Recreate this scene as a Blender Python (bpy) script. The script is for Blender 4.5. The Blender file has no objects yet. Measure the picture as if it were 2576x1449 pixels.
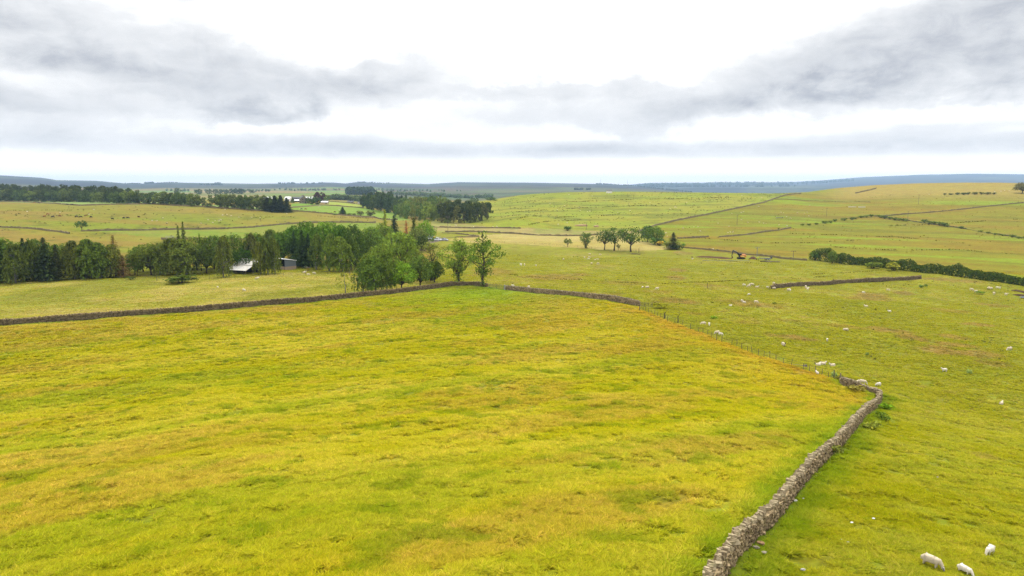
import bpy, bmesh, math, random
import numpy as np
from mathutils import Vector, Matrix

# ------------------------------------------------------------------ camera, world, sun, exposure
scene = bpy.context.scene
COL = scene.collection
CAMZ, PITCH, F = 30.0, math.radians(8.59), 1716.0      # F: focal length in units of a 2576 px wide frame
cam = bpy.data.cameras.new('camera')
cam.sensor_width, cam.lens, cam.clip_start, cam.clip_end = 36.0, 36.0 * F / 2576.0, 0.5, 60000.0
cam_ob = bpy.data.objects.new('camera', cam)
COL.objects.link(cam_ob)
cam_ob.location = (0, 0, CAMZ)
cam_ob.rotation_euler = (math.pi / 2 - PITCH, 0, 0)
scene.camera = cam_ob
vs = scene.view_settings
vs.view_transform, vs.look, vs.exposure, vs.gamma = 'Standard', 'None', 1.0, 1.0
vs.use_curve_mapping = False
SUN_EL, SUN_AZ = math.radians(56), math.radians(24)     # high, ahead of the camera and a little to the right
sun = bpy.data.lights.new('sun', 'SUN')
sun.energy, sun.angle, sun.color = 1.5, math.radians(14), (1.0, 0.965, 0.90)
sun_ob = bpy.data.objects.new('sun', sun)
COL.objects.link(sun_ob)
sdir = Vector((math.sin(SUN_AZ) * math.cos(SUN_EL), math.cos(SUN_AZ) * math.cos(SUN_EL), math.sin(SUN_EL)))
sun_ob.rotation_euler = sdir.to_track_quat('Z', 'Y').to_euler()
cy = scene.cycles
cy.max_bounces, cy.diffuse_bounces, cy.glossy_bounces = 5, 3, 2
cy.transmission_bounces, cy.transparent_max_bounces, cy.volume_bounces = 3, 4, 0
cy.sample_clamp_indirect = 4.0
cy.use_denoising = True
cy.denoising_prefilter = 'NONE'


class NT:
    """Small wrapper for writing node trees."""
    def __init__(self, tree):
        self.t = tree
    def n(self, kind, **kw):
        nd = self.t.nodes.new(kind)
        for k, v in kw.items():
            setattr(nd, k, v)
        return nd
    def put(self, sock, v):
        if isinstance(v, bpy.types.NodeSocket):
            self.t.links.new(v, sock)
        elif v is not None:
            sock.default_value = v
    def math(self, op, a, b=None, c=None, clamp=False):
        nd = self.n('ShaderNodeMath', operation=op, use_clamp=clamp)
        for i, v in enumerate((a, b, c)):
            self.put(nd.inputs[i], v)
        return nd.outputs[0]
    def vmath(self, op, a, b=None):
        nd = self.n('ShaderNodeVectorMath', operation=op)
        self.put(nd.inputs[0], a); self.put(nd.inputs[1], b)
        return nd.outputs[0]
    def noise(self, vec, scale, detail=4.0, rough=0.55, lac=2.0, dist=0.0, color=False):
        nd = self.n('ShaderNodeTexNoise')
        self.put(nd.inputs['Vector'], vec)
        for k, v in (('Scale', scale), ('Detail', detail), ('Roughness', rough), ('Lacunarity', lac), ('Distortion', dist)):
            nd.inputs[k].default_value = v
        return nd.outputs['Color' if color else 'Fac']
    def mix(self, fac, a, b, blend='MIX'):
        nd = self.n('ShaderNodeMix', data_type='RGBA', blend_type=blend)
        self.put(nd.inputs[0], fac)
        self.put(nd.inputs[6], a if not isinstance(a, tuple) else (*a, 1) if len(a) == 3 else a)
        self.put(nd.inputs[7], b if not isinstance(b, tuple) else (*b, 1) if len(b) == 3 else b)
        return nd.outputs[2]
    def rng(self, v, a, b, c=0.0, d=1.0, smooth=True):
        nd = self.n('ShaderNodeMapRange', interpolation_type='SMOOTHSTEP' if smooth else 'LINEAR')
        self.put(nd.inputs[0], v)
        for i, q in enumerate((a, b, c, d)):
            nd.inputs[i + 1].default_value = q
        return nd.outputs[0]
    def xyz(self, x, y, z):
        nd = self.n('ShaderNodeCombineXYZ')
        for i, v in enumerate((x, y, z)):
            self.put(nd.inputs[i], v)
        return nd.outputs[0]


def lin(c):
    c = np.asarray(c, float) / 255.0
    return np.where(c <= 0.04045, c / 12.92, ((c + 0.055) / 1.055) ** 2.4)


# ------------------------------------------------------------------ the sky: Nishita behind a broken stratocumulus deck
world = bpy.data.worlds.new('World')
scene.world = world
world.use_nodes = True
wt = NT(world.node_tree)
world.node_tree.nodes.clear()
w_out = wt.n('ShaderNodeOutputWorld')
w_bg = wt.n('ShaderNodeBackground')
w_bg.inputs['Strength'].default_value = 0.1
sky = wt.n('ShaderNodeTexSky', sky_type='NISHITA', sun_disc=False)
sky.sun_elevation, sky.sun_rotation = SUN_EL, SUN_AZ
sky.altitude, sky.air_density, sky.dust_density = 250.0, 1.0, 2.0
tc = wt.n('ShaderNodeTexCoord')
sep = wt.n('ShaderNodeSeparateXYZ')
wt.put(sep.inputs[0], tc.outputs['Generated'])
dx, dy, dz = sep.outputs
az = wt.math('ARCTAN2', dx, dy)
el = wt.math('ARCSINE', dz)
hz = wt.math('MAXIMUM', wt.math('ADD', dz, 0.10), 0.04)
plane = wt.xyz(wt.math('DIVIDE', dx, hz), wt.math('DIVIDE', dy, hz), 0.0)      # a flat cloud deck seen from below
ang = wt.xyz(az, wt.math('MULTIPLY', el, 3.2), 3.7)
n_big = wt.noise(ang, 5.0, 5.0, 0.6, color=True)
n_fine = wt.noise(wt.xyz(az, wt.math('MULTIPLY', el, 1.35), 5.3), 13.0, 8.0, 0.60, dist=0.25)
n_deck = wt.noise(plane, 0.9, 7.0, 0.6, dist=0.3)
n_puff = wt.noise(wt.xyz(az, wt.math('MULTIPLY', el, 1.7), 9.1), 17.0, 7.0, 0.6, dist=0.35)
sepn = wt.n('ShaderNodeSeparateColor')
wt.put(sepn.inputs[0], n_big)
azw = wt.math('ADD', az, wt.math('MULTIPLY', wt.math('SUBTRACT', sepn.outputs[0], 0.5), 0.16))
elw = wt.math('ADD', wt.math('ADD', el, wt.math('MULTIPLY', wt.math('SUBTRACT', sepn.outputs[1], 0.5), 0.07)),
              wt.math('MULTIPLY', wt.math('SUBTRACT', n_fine, 0.5), 0.062))


def blob(u, v, ru, rv, tilt, amount, soft=0.38, az_=None, el_=None):
    """A cloud bank round a bearing and a height above the horizon (written in frame units, kept as angles)."""
    a0, e0 = math.atan((u - 1288) / F), (466 - v) / F
    ra, re, t = ru / F, rv / F, math.radians(tilt)
    da, de = wt.math('SUBTRACT', az_ or azw, a0), wt.math('SUBTRACT', el_ or elw, e0)
    p = wt.math('ADD', wt.math('MULTIPLY', da, math.cos(t) / ra), wt.math('MULTIPLY', de, math.sin(t) / ra))
    q = wt.math('ADD', wt.math('MULTIPLY', da, -math.sin(t) / re), wt.math('MULTIPLY', de, math.cos(t) / re))
    d = wt.math('SQRT', wt.math('ADD', wt.math('MULTIPLY', p, p), wt.math('MULTIPLY', q, q)))
    return wt.rng(d, 1.15, soft, 0.0, amount)


BANKS = [  # u, v, ru, rv, tilt, amount
    (90, -36, 300, 46, -4, 1.1), (465, 52, 90, 34, 0, 0.30), (-160, 150, 380, 70, -6, 0.50),
    (330, 168, 460, 70, -7, 0.50), (640, 232, 380, 82, -5, 0.46), (930, 236, 330, 54, 4, 0.40), (250, 200, 300, 44, -8, 0.30),
    (80, 300, 480, 44, 0, 0.50), (640, 298, 130, 22, 3, 0.55), (780, 294, 74, 24, 0, 0.60), (470, 268, 240, 34, -5, 0.36),
    (1010, 205, 160, 42, 12, 0.44), (1440, 238, 360, 30, 1, 0.50), (1640, 282, 600, 54, 3, 0.46),
    (2050, 214, 440, 70, 9, 0.40), (2440, 150, 560, 96, 9, 0.46), (2460, 238, 420, 40, 4, 0.62), (2060, 276, 520, 44, 3, 0.42), (2560, 272, 300, 22, 3, 0.3),
    (2690, 60, 460, 70, 14, 0.46), (300, 366, 560, 34, 0, 0.40), (-300, 300, 400, 120, 0, 0.4), (2900, 180, 500, 150, 0, 0.6),
]
dens = None
for b in BANKS:
    o = blob(*b)
    dens = o if dens is None else wt.math('ADD', dens, o)
# low streaks with level bases near the horizon
el_s = wt.math('ADD', el, wt.math('MULTIPLY', wt.math('SUBTRACT', n_fine, 0.5), 0.018))
for b in [(820, 382, 440, 36, 0, 0.95), (1440, 386, 420, 30, 0, 0.85), (2180, 392, 640, 40, 0, 0.90), (250, 428, 620, 34, 0, 0.40), (2100, 420, 500, 16, 0, 0.3),
          (2300, 350, 300, 16, 2, 0.25)]:
    dens = wt.math('ADD', dens, blob(*b, az_=azw, el_=el_s, soft=0.1))
# the flat base of those streaks: clear again just above the horizon
base_gap = wt.rng(wt.math('ADD', el, wt.math('MULTIPLY', wt.math('SUBTRACT', n_fine, 0.5), 0.006)), 0.034, 0.040, 0.22, 1.0)
dens = wt.math('MULTIPLY', dens, base_gap)
tex = wt.math('ADD', wt.math('MULTIPLY', n_deck, 0.7), wt.math('MULTIPLY', n_puff, 1.1))
tex = wt.rng(tex, 0.60, 1.20, 0.38, 1.58, smooth=False)
dens = wt.math('MULTIPLY', dens, tex, clamp=False)
dens = wt.math('ADD', dens, wt.math('MULTIPLY', wt.rng(n_deck, 0.45, 0.70, 0.0, 0.10), wt.rng(el, 0.30, 0.1)))
dens = wt.math('MINIMUM', dens, 2.4)
high = wt.rng(el, 0.34, 0.65, 0.0, 1.0)                                   # overhead, out of the frame, the deck is brightened to keep the land lit
C0, C1, C2, C3 = (5.7, 5.72, 5.75), (4.75, 4.80, 4.88), (4.02, 4.10, 4.24), (2.55, 2.68, 2.95)
cc = wt.mix(wt.rng(dens, 0.0, 0.30, smooth=False), C0, C1)
cc = wt.mix(wt.rng(dens, 0.28, 0.80, smooth=False), cc, C2)
cc = wt.mix(wt.rng(dens, 0.78, 1.9, smooth=False), cc, C3)
low_ = wt.rng(el, 0.055, 0.0, 0.0, 0.8)
cc = wt.mix(low_, cc, (8.8, 8.1, 7.3))
cc = wt.mix(wt.math('MULTIPLY', high, 0.9), cc, wt.mix(wt.rng(n_deck, 0.40, 0.65), (13.5, 13.5, 13.4), (7.0, 7.1, 7.4)))
thin = wt.math('MULTIPLY', wt.rng(dens, 0.25, 0.0), 0.05)
c3 = wt.mix(thin, cc, sky.outputs[0])
wt.put(w_bg.inputs['Color'], c3)
wt.put(w_out.inputs['Surface'], w_bg.outputs[0])

# ------------------------------------------------------------------ numpy helpers
RS = np.random.RandomState


def vnoise(x, y, seed=0):
    xi, yi = np.floor(x).astype(np.int64), np.floor(y).astype(np.int64)
    fx, fy = x - xi, y - yi
    fx, fy = fx * fx * (3 - 2 * fx), fy * fy * (3 - 2 * fy)
    def h(a, b):
        n = (a * 374761393 + b * 668265263 + seed * 974634777) & 0x7FFFFFFF
        n = ((n ^ (n >> 13)) * 1274126177) & 0x7FFFFFFF
        return ((n ^ (n >> 16)) & 0xFFFF) / 65535.0
    return (h(xi, yi) * (1 - fx) + h(xi + 1, yi) * fx) * (1 - fy) + (h(xi, yi + 1) * (1 - fx) + h(xi + 1, yi + 1) * fx) * fy


def fbm(x, y, seed=0, octaves=4, gain=0.5):
    s, a, t = 0.0, 1.0, 0.0
    for k in range(octaves):
        s = s + a * vnoise(x * 2 ** k + 17.3 * k, y * 2 ** k - 9.1 * k, seed + k * 7)
        t += a
        a *= gain
    return s / t


def sstep(a, b, x):
    t = np.clip((x - a) / (b - a), 0, 1)
    return t * t * (3 - 2 * t)


def ray(u, v):
    a, b = (u - 1288) / F, (724.5 - v) / F
    d = np.array([a, math.cos(PITCH) + b * math.sin(PITCH), -math.sin(PITCH) + b * math.cos(PITCH)])
    return d / np.linalg.norm(d)


def bearing(u):
    return math.atan((u - 1288) / F / 1.0113)


def elev(u, v):
    d = ray(u, v)
    return math.atan2(d[2], math.hypot(d[0], d[1]))


# ------------------------------------------------------------------ the lie of the land
R_TAB = np.array([0, 20, 35, 60, 95, 130, 187, 250, 330, 420, 480, 550, 640, 760, 900, 1200, 1700, 2600.])
NEAR = [14, 15.5, 17.5, 21.2, 25.8, 27.6, 28.6]                       # how far the ground lies below the drone
PROF = {
    'left':   NEAR + [29.5, 29.5, 27.5, 24.2, 20.5, 16.8, 17.0, 18.5, 20.5, 23, 26],
    'midl':   NEAR + [30.0, 31.5, 30.0, 27.5, 24.5, 20.5, 19.5, 20.5, 22.0, 24, 26.5],
    'mid':    NEAR + [30.8, 33.0, 32.6, 30.5, 28.5, 31.5, 30.5, 27.5, 26.0, 26, 27],
    'right':  NEAR + [31.5, 34.0, 34.0, 33.2, 31.8, 30.0, 28.5, 27.0, 26.5, 26, 27],
}
SKY_NEAR = [(1000, 552), (1060, 535), (1156, 514), (1228, 505), (1252, 501.5), (1300, 493), (1350, 488), (1430, 484), (1560, 482.5), (1700, 484),
            (1950, 487), (2030, 484), (2100, 474), (2200, 465.5), (2300, 461), (2430, 459), (2500, 459), (2576, 461), (2800, 470), (3300, 500)]
NA, NR = 721, 900
A_GRID = np.linspace(-1.35, 1.35, NA)
R_GRID = np.concatenate([np.linspace(0, 400, 401)[:-1], np.geomspace(400, 2600, NR - 400)])


def build_table():
    us = [-900, 300, 760, 950, 1150, 1500, 3500]
    kinds = ['left', 'left', 'midl', 'mid', 'mid', 'right', 'right']
    bs = np.array([bearing(u) for u in us])
    tab = np.zeros((NA, NR))
    profs = np.stack([np.interp(R_GRID, R_TAB, PROF[k]) for k in kinds])
    for j in range(NR):
        tab[:, j] = np.interp(A_GRID, bs, profs[:, j])
    # the pasture falls a little more steeply on the right
    ur = 1288 + F * 1.0113 * np.tan(np.clip(A_GRID, -1.2, 1.2))
    side = sstep(1500, 2500, ur)[:, None]
    tab += side * 3.0 * (sstep(50, 110, R_GRID) * (1 - sstep(220, 330, R_GRID)))[None, :]
    # the hill on the right: foot at about 500 m, crest at 850 to 1000 m
    su, sv = np.array(SKY_NEAR).T
    vsky = np.interp(ur, su, sv)
    for i in range(NA):
        u = ur[i]
        w = sstep(1010, 1170, np.array(u))
        if w <= 0:
            continue
        e = elev(u, vsky[i])
        rc = 860 + 160 * sstep(1960, 2150, np.array(u))
        dc = -rc * math.tan(e)
        foot = 500 + 60 * sstep(1900, 2200, np.array(u))
        df = np.interp(foot, R_GRID, tab[i])
        t = np.clip((R_GRID - foot) / (rc - foot), 0, 1)
        shape = t * (0.82 + 0.36 * t - 0.18 * t * t)
        hill = df + (dc - df) * shape
        back = dc + (R_GRID - rc) ** 2 / 9000.0
        hill = np.where(R_GRID > rc, np.minimum(back, tab[i] + 6), hill)
        tab[i] = np.where(R_GRID > foot, tab[i] * (1 - w) + hill * w, tab[i])
    # a spur at the mouth of the wooded gully
    tab -= 5.0 * (np.exp(-((ur - 1325) / 75.0) ** 2)[:, None] * np.exp(-((R_GRID - 545) / 42.0) ** 2)[None, :])
    k = np.exp(-np.linspace(-2, 2, 9) ** 2); k /= k.sum()
    pad = np.pad(tab, ((4, 4), (0, 0)), mode='edge')
    tab = sum(k[i] * pad[i:i + NA] for i in range(9))
    k = np.exp(-np.linspace(-2, 2, 13) ** 2); k /= k.sum()
    pad = np.pad(tab, ((0, 0), (6, 6)), mode='edge')
    return sum(k[i] * pad[:, i:i + NR] for i in range(13))


TAB = build_table()
HILL_A = [(-900, 432), (-300, 436), (0, 446.6), (104, 451), (132, 454), (142, 456), (243, 457), (295, 461), (316, 462.5), (360, 463), (420, 459.8), (470, 461), (640, 463),
          (700, 462.5), (792, 461.7), (815, 459.8), (840, 460.2), (870, 462.4), (899, 458.8), (935, 459.6), (958, 462.4), (985, 461), (1076, 463.7), (1110, 461.5),
          (1153, 459), (1240, 459.7), (1330, 460), (1414, 461.5), (1510, 463.7), (1590, 467), (1660, 474), (1740, 485), (1850, 496), (4000, 500)]
HILL_B = [(-900, 470), (1400, 470), (1560, 467), (1600, 464), (1641, 460.8), (1760, 460.4), (1917, 460), (2000, 459), (2070, 455.4), (2120, 452), (2173, 448.8), (2317, 444.3),
          (2444, 443), (2576, 445), (2800, 448), (3500, 455)]


def ground_z(x, y):
    x, y = np.asarray(x, float), np.asarray(y, float)
    r, a = np.hypot(x, y), np.arctan2(x, y)
    fa = np.clip((a - A_GRID[0]) / (A_GRID[1] - A_GRID[0]), 0, NA - 1.001)
    rr = np.minimum(r, 2599.0)
    fr = np.interp(rr, R_GRID, np.arange(NR))
    fr = np.clip(fr, 0, NR - 1.001)
    i, j = fa.astype(int), fr.astype(int)
    p, q = fa - i, fr - j
    d = (TAB[i, j] * (1 - p) + TAB[i + 1, j] * p) * (1 - q) + (TAB[i, j + 1] * (1 - p) + TAB[i + 1, j + 1] * p) * q
    z = CAMZ - d
    z = z + (fbm(x / 34.0, y / 34.0, 3, 3) - 0.5) * 1.1 * sstep(20, 70, r) * (1 - 0.6 * sstep(300, 500, r))
    z = z + (fbm(x / 260.0, y / 260.0, 11, 3) - 0.5) * 7.0 * sstep(900, 1600, r)
    u = 1288 + F * 1.0113 * np.tan(np.clip(a, -1.2, 1.2))
    for tab, r0, rc, seed in ((HILL_A, 2300.0, 6200.0, 21), (HILL_B, 6200.0, 11500.0, 31)):
        su, sv = np.array(tab).T
        v = np.interp(u, su, sv)
        e = np.arctan((466.0 - v) / F)
        zc = CAMZ + rc * np.tan(e)
        t = np.clip((r - r0) / (rc - r0), 0, 1)
        h = (CAMZ - 27.0) + (zc - (CAMZ - 27.0)) * t ** 1.15
        h = h + (fbm(x / 700.0, y / 700.0, seed, 4) - 0.5) * 16.0 * np.sin(np.pi * np.clip(t, 0, 1))
        h = np.where(r > rc, zc - (r - rc) * 0.012, h)
        z = np.where(r > r0, np.maximum(np.where(r > 2600, -1e9, z) if tab is HILL_A else z, h), z)
    return z


_R = np.concatenate([np.arange(14, 420, 0.35), np.geomspace(420, 13000, 3000)])


def P(u, v):
    """The point of the ground seen along a line of sight."""
    d = ray(u, v)
    hxy = math.hypot(d[0], d[1])
    t = _R / hxy
    x, y, zr = d[0] * t, d[1] * t, CAMZ + d[2] * t
    g = ground_z(x, y)
    hit = np.nonzero(zr <= g)[0]
    k = hit[0] if len(hit) else len(_R) - 1
    if k == 0:
        return Vector((x[0], y[0], float(g[0])))
    a, b = zr[k - 1] - g[k - 1], g[k] - zr[k]
    w = a / (a + b) if len(hit) and a + b > 0 else 1.0
    xx, yy = x[k - 1] + (x[k] - x[k - 1]) * w, y[k - 1] + (y[k] - y[k - 1]) * w
    return Vector((xx, yy, float(ground_z(xx, yy))))


def W(u, r):
    b = bearing(u)
    x, y = r * math.sin(b), r * math.cos(b)
    return Vector((x, y, float(ground_z(x, y))))


FWD = Vector((0, math.cos(PITCH), -math.sin(PITCH)))


def depth(p):
    return (Vector(p) - Vector((0, 0, CAMZ))).dot(FWD)


def zat(x, y):
    return float(ground_z(x, y))


# ------------------------------------------------------------------ object bookkeeping
def tag(o, label, cat, group=None, kind=None):
    if label: o['label'] = label
    if cat: o['category'] = cat
    if group: o['group'] = group
    if kind: o['kind'] = kind
    return o


def thing(name, label, cat, loc=(0, 0, 0), rz=0.0, group=None, scale=None):
    o = bpy.data.objects.new(name, None)
    COL.objects.link(o)
    o.empty_display_size = 0.5
    o.location, o.rotation_euler = loc, (0, 0, rz)
    if scale is not None:
        o.scale = scale
    return tag(o, label, cat, group)


def put(name, mesh, parent=None, loc=None, rz=None):
    o = bpy.data.objects.new(name, mesh)
    COL.objects.link(o)
    if parent is not None:
        o.parent = parent
    if loc is not None: o.location = loc
    if rz is not None: o.rotation_euler = (0, 0, rz)
    return o


def mesh_np(name, verts, faces, mats, smooth=False, midx=None, vcol=None, acol='gcol'):
    """faces: (n,3) or (n,4) array."""
    verts, faces = np.asarray(verts, np.float32), np.asarray(faces, np.int32)
    me = bpy.data.meshes.new(name)
    n, k = faces.shape
    me.vertices.add(len(verts)); me.loops.add(n * k); me.polygons.add(n)
    me.vertices.foreach_set('co', verts.ravel())
    me.loops.foreach_set('vertex_index', faces.ravel())
    me.polygons.foreach_set('loop_start', np.arange(0, n * k, k, dtype=np.int32))
    try:
        me.polygons.foreach_set('loop_total', np.full(n, k, np.int32))
    except Exception:
        pass
    if midx is not None:
        me.polygons.foreach_set('material_index', np.asarray(midx, np.int32))
    me.polygons.foreach_set('use_smooth', np.full(n, smooth, bool))
    if vcol is not None:
        at = me.attributes.new(acol, 'FLOAT_COLOR', 'POINT')
        c = np.ones((len(verts), 4), np.float32)
        c[:, :vcol.shape[1]] = vcol
        at.data.foreach_set('color', c.ravel())
    for m in (mats if isinstance(mats, (list, tuple)) else [mats]):
        me.materials.append(m)
    me.update(calc_edges=True)
    me.validate()
    return me


class MB:
    """Collects boxes, tubes and prisms; .mesh() gives ONE mesh."""
    def __init__(self):
        self.v, self.f, self.m = [], [], []
    def add(self, vs_, fs_, mi=0):
        o = len(self.v)
        self.v += [tuple(p) for p in vs_]
        self.f += [tuple(i + o for i in f) for f in fs_]
        self.m += [mi] * len(fs_)
        return self
    def box(self, c, s, rz=0.0, mi=0, taper=1.0):
        hx, hy, hz_ = s[0] / 2, s[1] / 2, s[2] / 2
        co, si = math.cos(rz), math.sin(rz)
        vv = []
        for z in (-1, 1):
            k = taper if z > 0 else 1.0
            for x, y in ((-1, -1), (1, -1), (1, 1), (-1, 1)):
                X, Y = x * hx * k, y * hy * k
                vv.append((c[0] + X * co - Y * si, c[1] + X * si + Y * co, c[2] + z * hz_))
        return self.add(vv, [(3, 2, 1, 0), (4, 5, 6, 7), (0, 1, 5, 4), (1, 2, 6, 5), (2, 3, 7, 6), (3, 0, 4, 7)], mi)
    def tube(self, pts, rads, seg=6, mi=0):
        pts = [Vector(p) for p in pts]
        rings, vv, ff = len(pts), [], []
        for i, p in enumerate(pts):
            t = (pts[min(i + 1, rings - 1)] - pts[max(i - 1, 0)]).normalized()
            a = t.cross(Vector((0.3, 0.9, 0.13))).normalized()
            b = t.cross(a)
            for k in range(seg):
                w = 2 * math.pi * k / seg
                vv.append(p + (a * math.cos(w) + b * math.sin(w)) * rads[i])
        for i in range(rings - 1):
            for k in range(seg):
                k2 = (k + 1) % seg
                ff.append((i * seg + k, i * seg + k2, (i + 1) * seg + k2, (i + 1) * seg + k))
        ff.append(tuple(range(seg))[::-1]); ff.append(tuple((rings - 1) * seg + k for k in range(seg)))
        return self.add(vv, ff, mi)
    def prism(self, prof, x0, x1, mi=0, axis='x'):
        """A closed outline (a, z) run along an axis from x0 to x1."""
        n = len(prof)
        mk = (lambda t, a, z: (t, a, z)) if axis == 'x' else (lambda t, a, z: (a, t, z))
        vv = [mk(x0, a, z) for a, z in prof] + [mk(x1, a, z) for a, z in prof]
        ff = [tuple(range(n))[::-1], tuple(range(n, 2 * n))]
        ff += [(i, (i + 1) % n, n + (i + 1) % n, n + i) for i in range(n)]
        return self.add(vv, ff, mi)
    def mesh(self, name, mats, smooth=False, bevel=0.0):
        me = bpy.data.meshes.new(name)
        me.from_pydata(self.v, [], self.f)
        me.polygons.foreach_set('material_index', np.array(self.m, np.int32))
        for m in (mats if isinstance(mats, (list, tuple)) else [mats]):
            me.materials.append(m)
        bm = bmesh.new(); bm.from_mesh(me)
        bmesh.ops.recalc_face_normals(bm, faces=bm.faces)
        if bevel:
            bmesh.ops.bevel(bm, geom=list(bm.edges), offset=bevel, segments=2, affect='EDGES', clamp_overlap=True)
        bm.to_mesh(me); bm.free()
        if smooth:
            me.polygons.foreach_set('use_smooth', np.ones(len(me.polygons), bool))
        me.update()
        return me


ORD = ('first second third fourth fifth sixth seventh eighth ninth tenth eleventh twelfth thirteenth fourteenth fifteenth sixteenth seventeenth '
       'eighteenth nineteenth twentieth').split()
TENS = {20: 'twenty', 30: 'thirty', 40: 'forty', 50: 'fifty', 60: 'sixty', 70: 'seventy'}


def ordinal(i):
    """0 -> first"""
    n = i + 1
    if n <= 20: return ORD[i]
    t, k = n // 10 * 10, n % 10
    return TENS[t][:-1] + 'ieth' if k == 0 else TENS[t] + '-' + ORD[k - 1]
# ------------------------------------------------------------------ materials
ALB = 0.40                                            # display colour under this light -> base colour


def S(*c):
    return tuple(float(q) for q in lin(c) * ALB)


def new_mat(name):
    m = bpy.data.materials.new(name)
    m.use_nodes = True
    m.node_tree.nodes.clear()
    t = NT(m.node_tree)
    out = t.n('ShaderNodeOutputMaterial')
    return m, t, out


def bsdf(t, color, rough=0.8, bump=None, spec=0.3, metal=0.0):
    p = t.n('ShaderNodeBsdfPrincipled')
    t.put(p.inputs['Base Color'], color if not isinstance(color, tuple) or len(color) == 4 else (*color, 1))
    t.put(p.inputs['Roughness'], rough)
    p.inputs['Specular IOR Level'].default_value = spec
    p.inputs['Metallic'].default_value = metal
    if bump is not None:
        t.put(p.inputs['Normal'], bump)
    return p.outputs[0]


def bump(t, h, strength, dist):
    b = t.n('ShaderNodeBump')
    b.inputs['Strength'].default_value, b.inputs['Distance'].default_value = strength, dist
    t.put(b.inputs['Height'], h)
    return b.outputs[0]


MATS = {}


def B(*c):
    """White paint, wool, sheet metal: the colour itself."""
    return tuple(float(q) for q in lin(c) * 0.86)



def simple(name, base, var=0.15, scale=3.0, rough=0.7, spec=0.3, metal=0.0, bmp=0.0, obj_coord=True, stretch=(1, 1, 1), second=None, second_at=(0.5, 0.7)):
    """A painted, weathered or worn surface: base colour with procedural variation and optional second colour in patches."""
    if name in MATS:
        return MATS[name]
    m, t, out = new_mat(name)
    tcn = t.n('ShaderNodeTexCoord')
    vec = tcn.outputs['Object'] if obj_coord else t.n('ShaderNodeNewGeometry').outputs['Position']
    vec = t.vmath('MULTIPLY', vec, stretch)
    n1 = t.noise(vec, scale, 5.0, 0.6)
    n2 = t.noise(vec, scale * 5.3, 3.0, 0.6)
    f = t.math('ADD', t.math('MULTIPLY', n1, 0.65), t.math('MULTIPLY', n2, 0.35))
    k = t.rng(f, 0.3, 0.7, 1 - var, 1 + var, smooth=False)
    c = t.mix(1.0, (*base, 1), t.xyz(k, k, k), 'MULTIPLY')
    if second is not None:
        c = t.mix(t.rng(t.noise(vec, scale * 1.7, 6.0, 0.65), second_at[0], second_at[1]), c, second)
    nrm = bump(t, n2, bmp, 0.05) if bmp else None
    t.put(out.inputs[0], bsdf(t, c, rough, nrm, spec, metal))
    MATS[name] = m
    return m


# leaves: the object's own colour, varied leaf by leaf; thin enough to let some light through
def leaf_material():
    m, t, out = new_mat('leaf')
    info = t.n('ShaderNodeObjectInfo')
    geo = t.n('ShaderNodeNewGeometry')
    tcn = t.n('ShaderNodeTexCoord')
    n1 = t.noise(tcn.outputs['Object'], 5.0, 3.0, 0.6)
    isl = geo.outputs['Random Per Island']
    k = t.math('ADD', t.rng(isl, 0, 1, 0.62, 1.40, smooth=False), t.rng(n1, 0.35, 0.65, -0.22, 0.22, smooth=False))
    c = t.mix(1.0, info.outputs['Color'], t.xyz(k, k, t.math('MULTIPLY', k, 0.92)), 'MULTIPLY')
    warm = t.mix(1.0, c, (1.25, 1.02, 0.7, 1), 'MULTIPLY')
    c = t.mix(t.rng(t.math('FRACT', t.math('MULTIPLY', isl, 37.1)), 0.6, 1.0, 0, 0.8, smooth=False), c, warm)
    d = t.n('ShaderNodeBsdfDiffuse'); t.put(d.inputs[0], c)
    g = t.n('ShaderNodeBsdfTranslucent'); t.put(g.inputs[0], c)
    ms = t.n('ShaderNodeMixShader'); ms.inputs[0].default_value = 0.28
    t.put(ms.inputs[1], d.outputs[0]); t.put(ms.inputs[2], g.outputs[0])
    t.put(out.inputs[0], ms.outputs[0])
    return m


LEAF = leaf_material()
BARK = simple('bark', S(118, 104, 84), 0.35, 2.0, 0.9, 0.1, bmp=0.6, stretch=(3, 3, 0.6))
BARK_PALE = simple('birch_bark', S(205, 200, 190), 0.3, 4.0, 0.8, 0.2, second=S(90, 84, 76), second_at=(0.55, 0.62), stretch=(1, 1, 3))


def stone_material(name, base, dark, lichen, use_attr=True):
    m, t, out = new_mat(name)
    geo = t.n('ShaderNodeNewGeometry')
    pos = geo.outputs['Position']
    isl = geo.outputs['Random Per Island']
    c = t.mix(t.rng(isl, 0, 1, 0, 1, smooth=False), (*dark, 1), (*base, 1))
    n1 = t.noise(pos, 2.3, 5.0, 0.65)
    n2 = t.noise(pos, 9.0, 4.0, 0.6)
    c = t.mix(t.rng(n1, 0.5, 0.68, 0, 0.75), c, (*lichen, 1))
    k = t.rng(n2, 0.3, 0.7, 0.7, 1.3, smooth=False)
    c = t.mix(1.0, c, t.xyz(k, k, k), 'MULTIPLY')
    t.put(out.inputs[0], bsdf(t, c, 0.92, bump(t, n2, 0.5, 0.04), 0.15))
    return m


STONE = stone_material('wall_stone', S(246, 216, 166), S(146, 124, 92), S(184, 170, 106))
STONE_COPE = stone_material('coping_stone', S(250, 228, 184), S(188, 166, 130), S(198, 186, 132))
STONE_DARK = stone_material('wall_stone_weathered', S(196, 174, 134), S(124, 106, 78), S(160, 144, 94))
STONE_FAR = simple('wall_stone_far', S(184, 166, 124), 0.4, 0.6, 0.95, 0.1, obj_coord=False, second=S(214, 198, 150), second_at=(0.55, 0.7))

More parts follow.
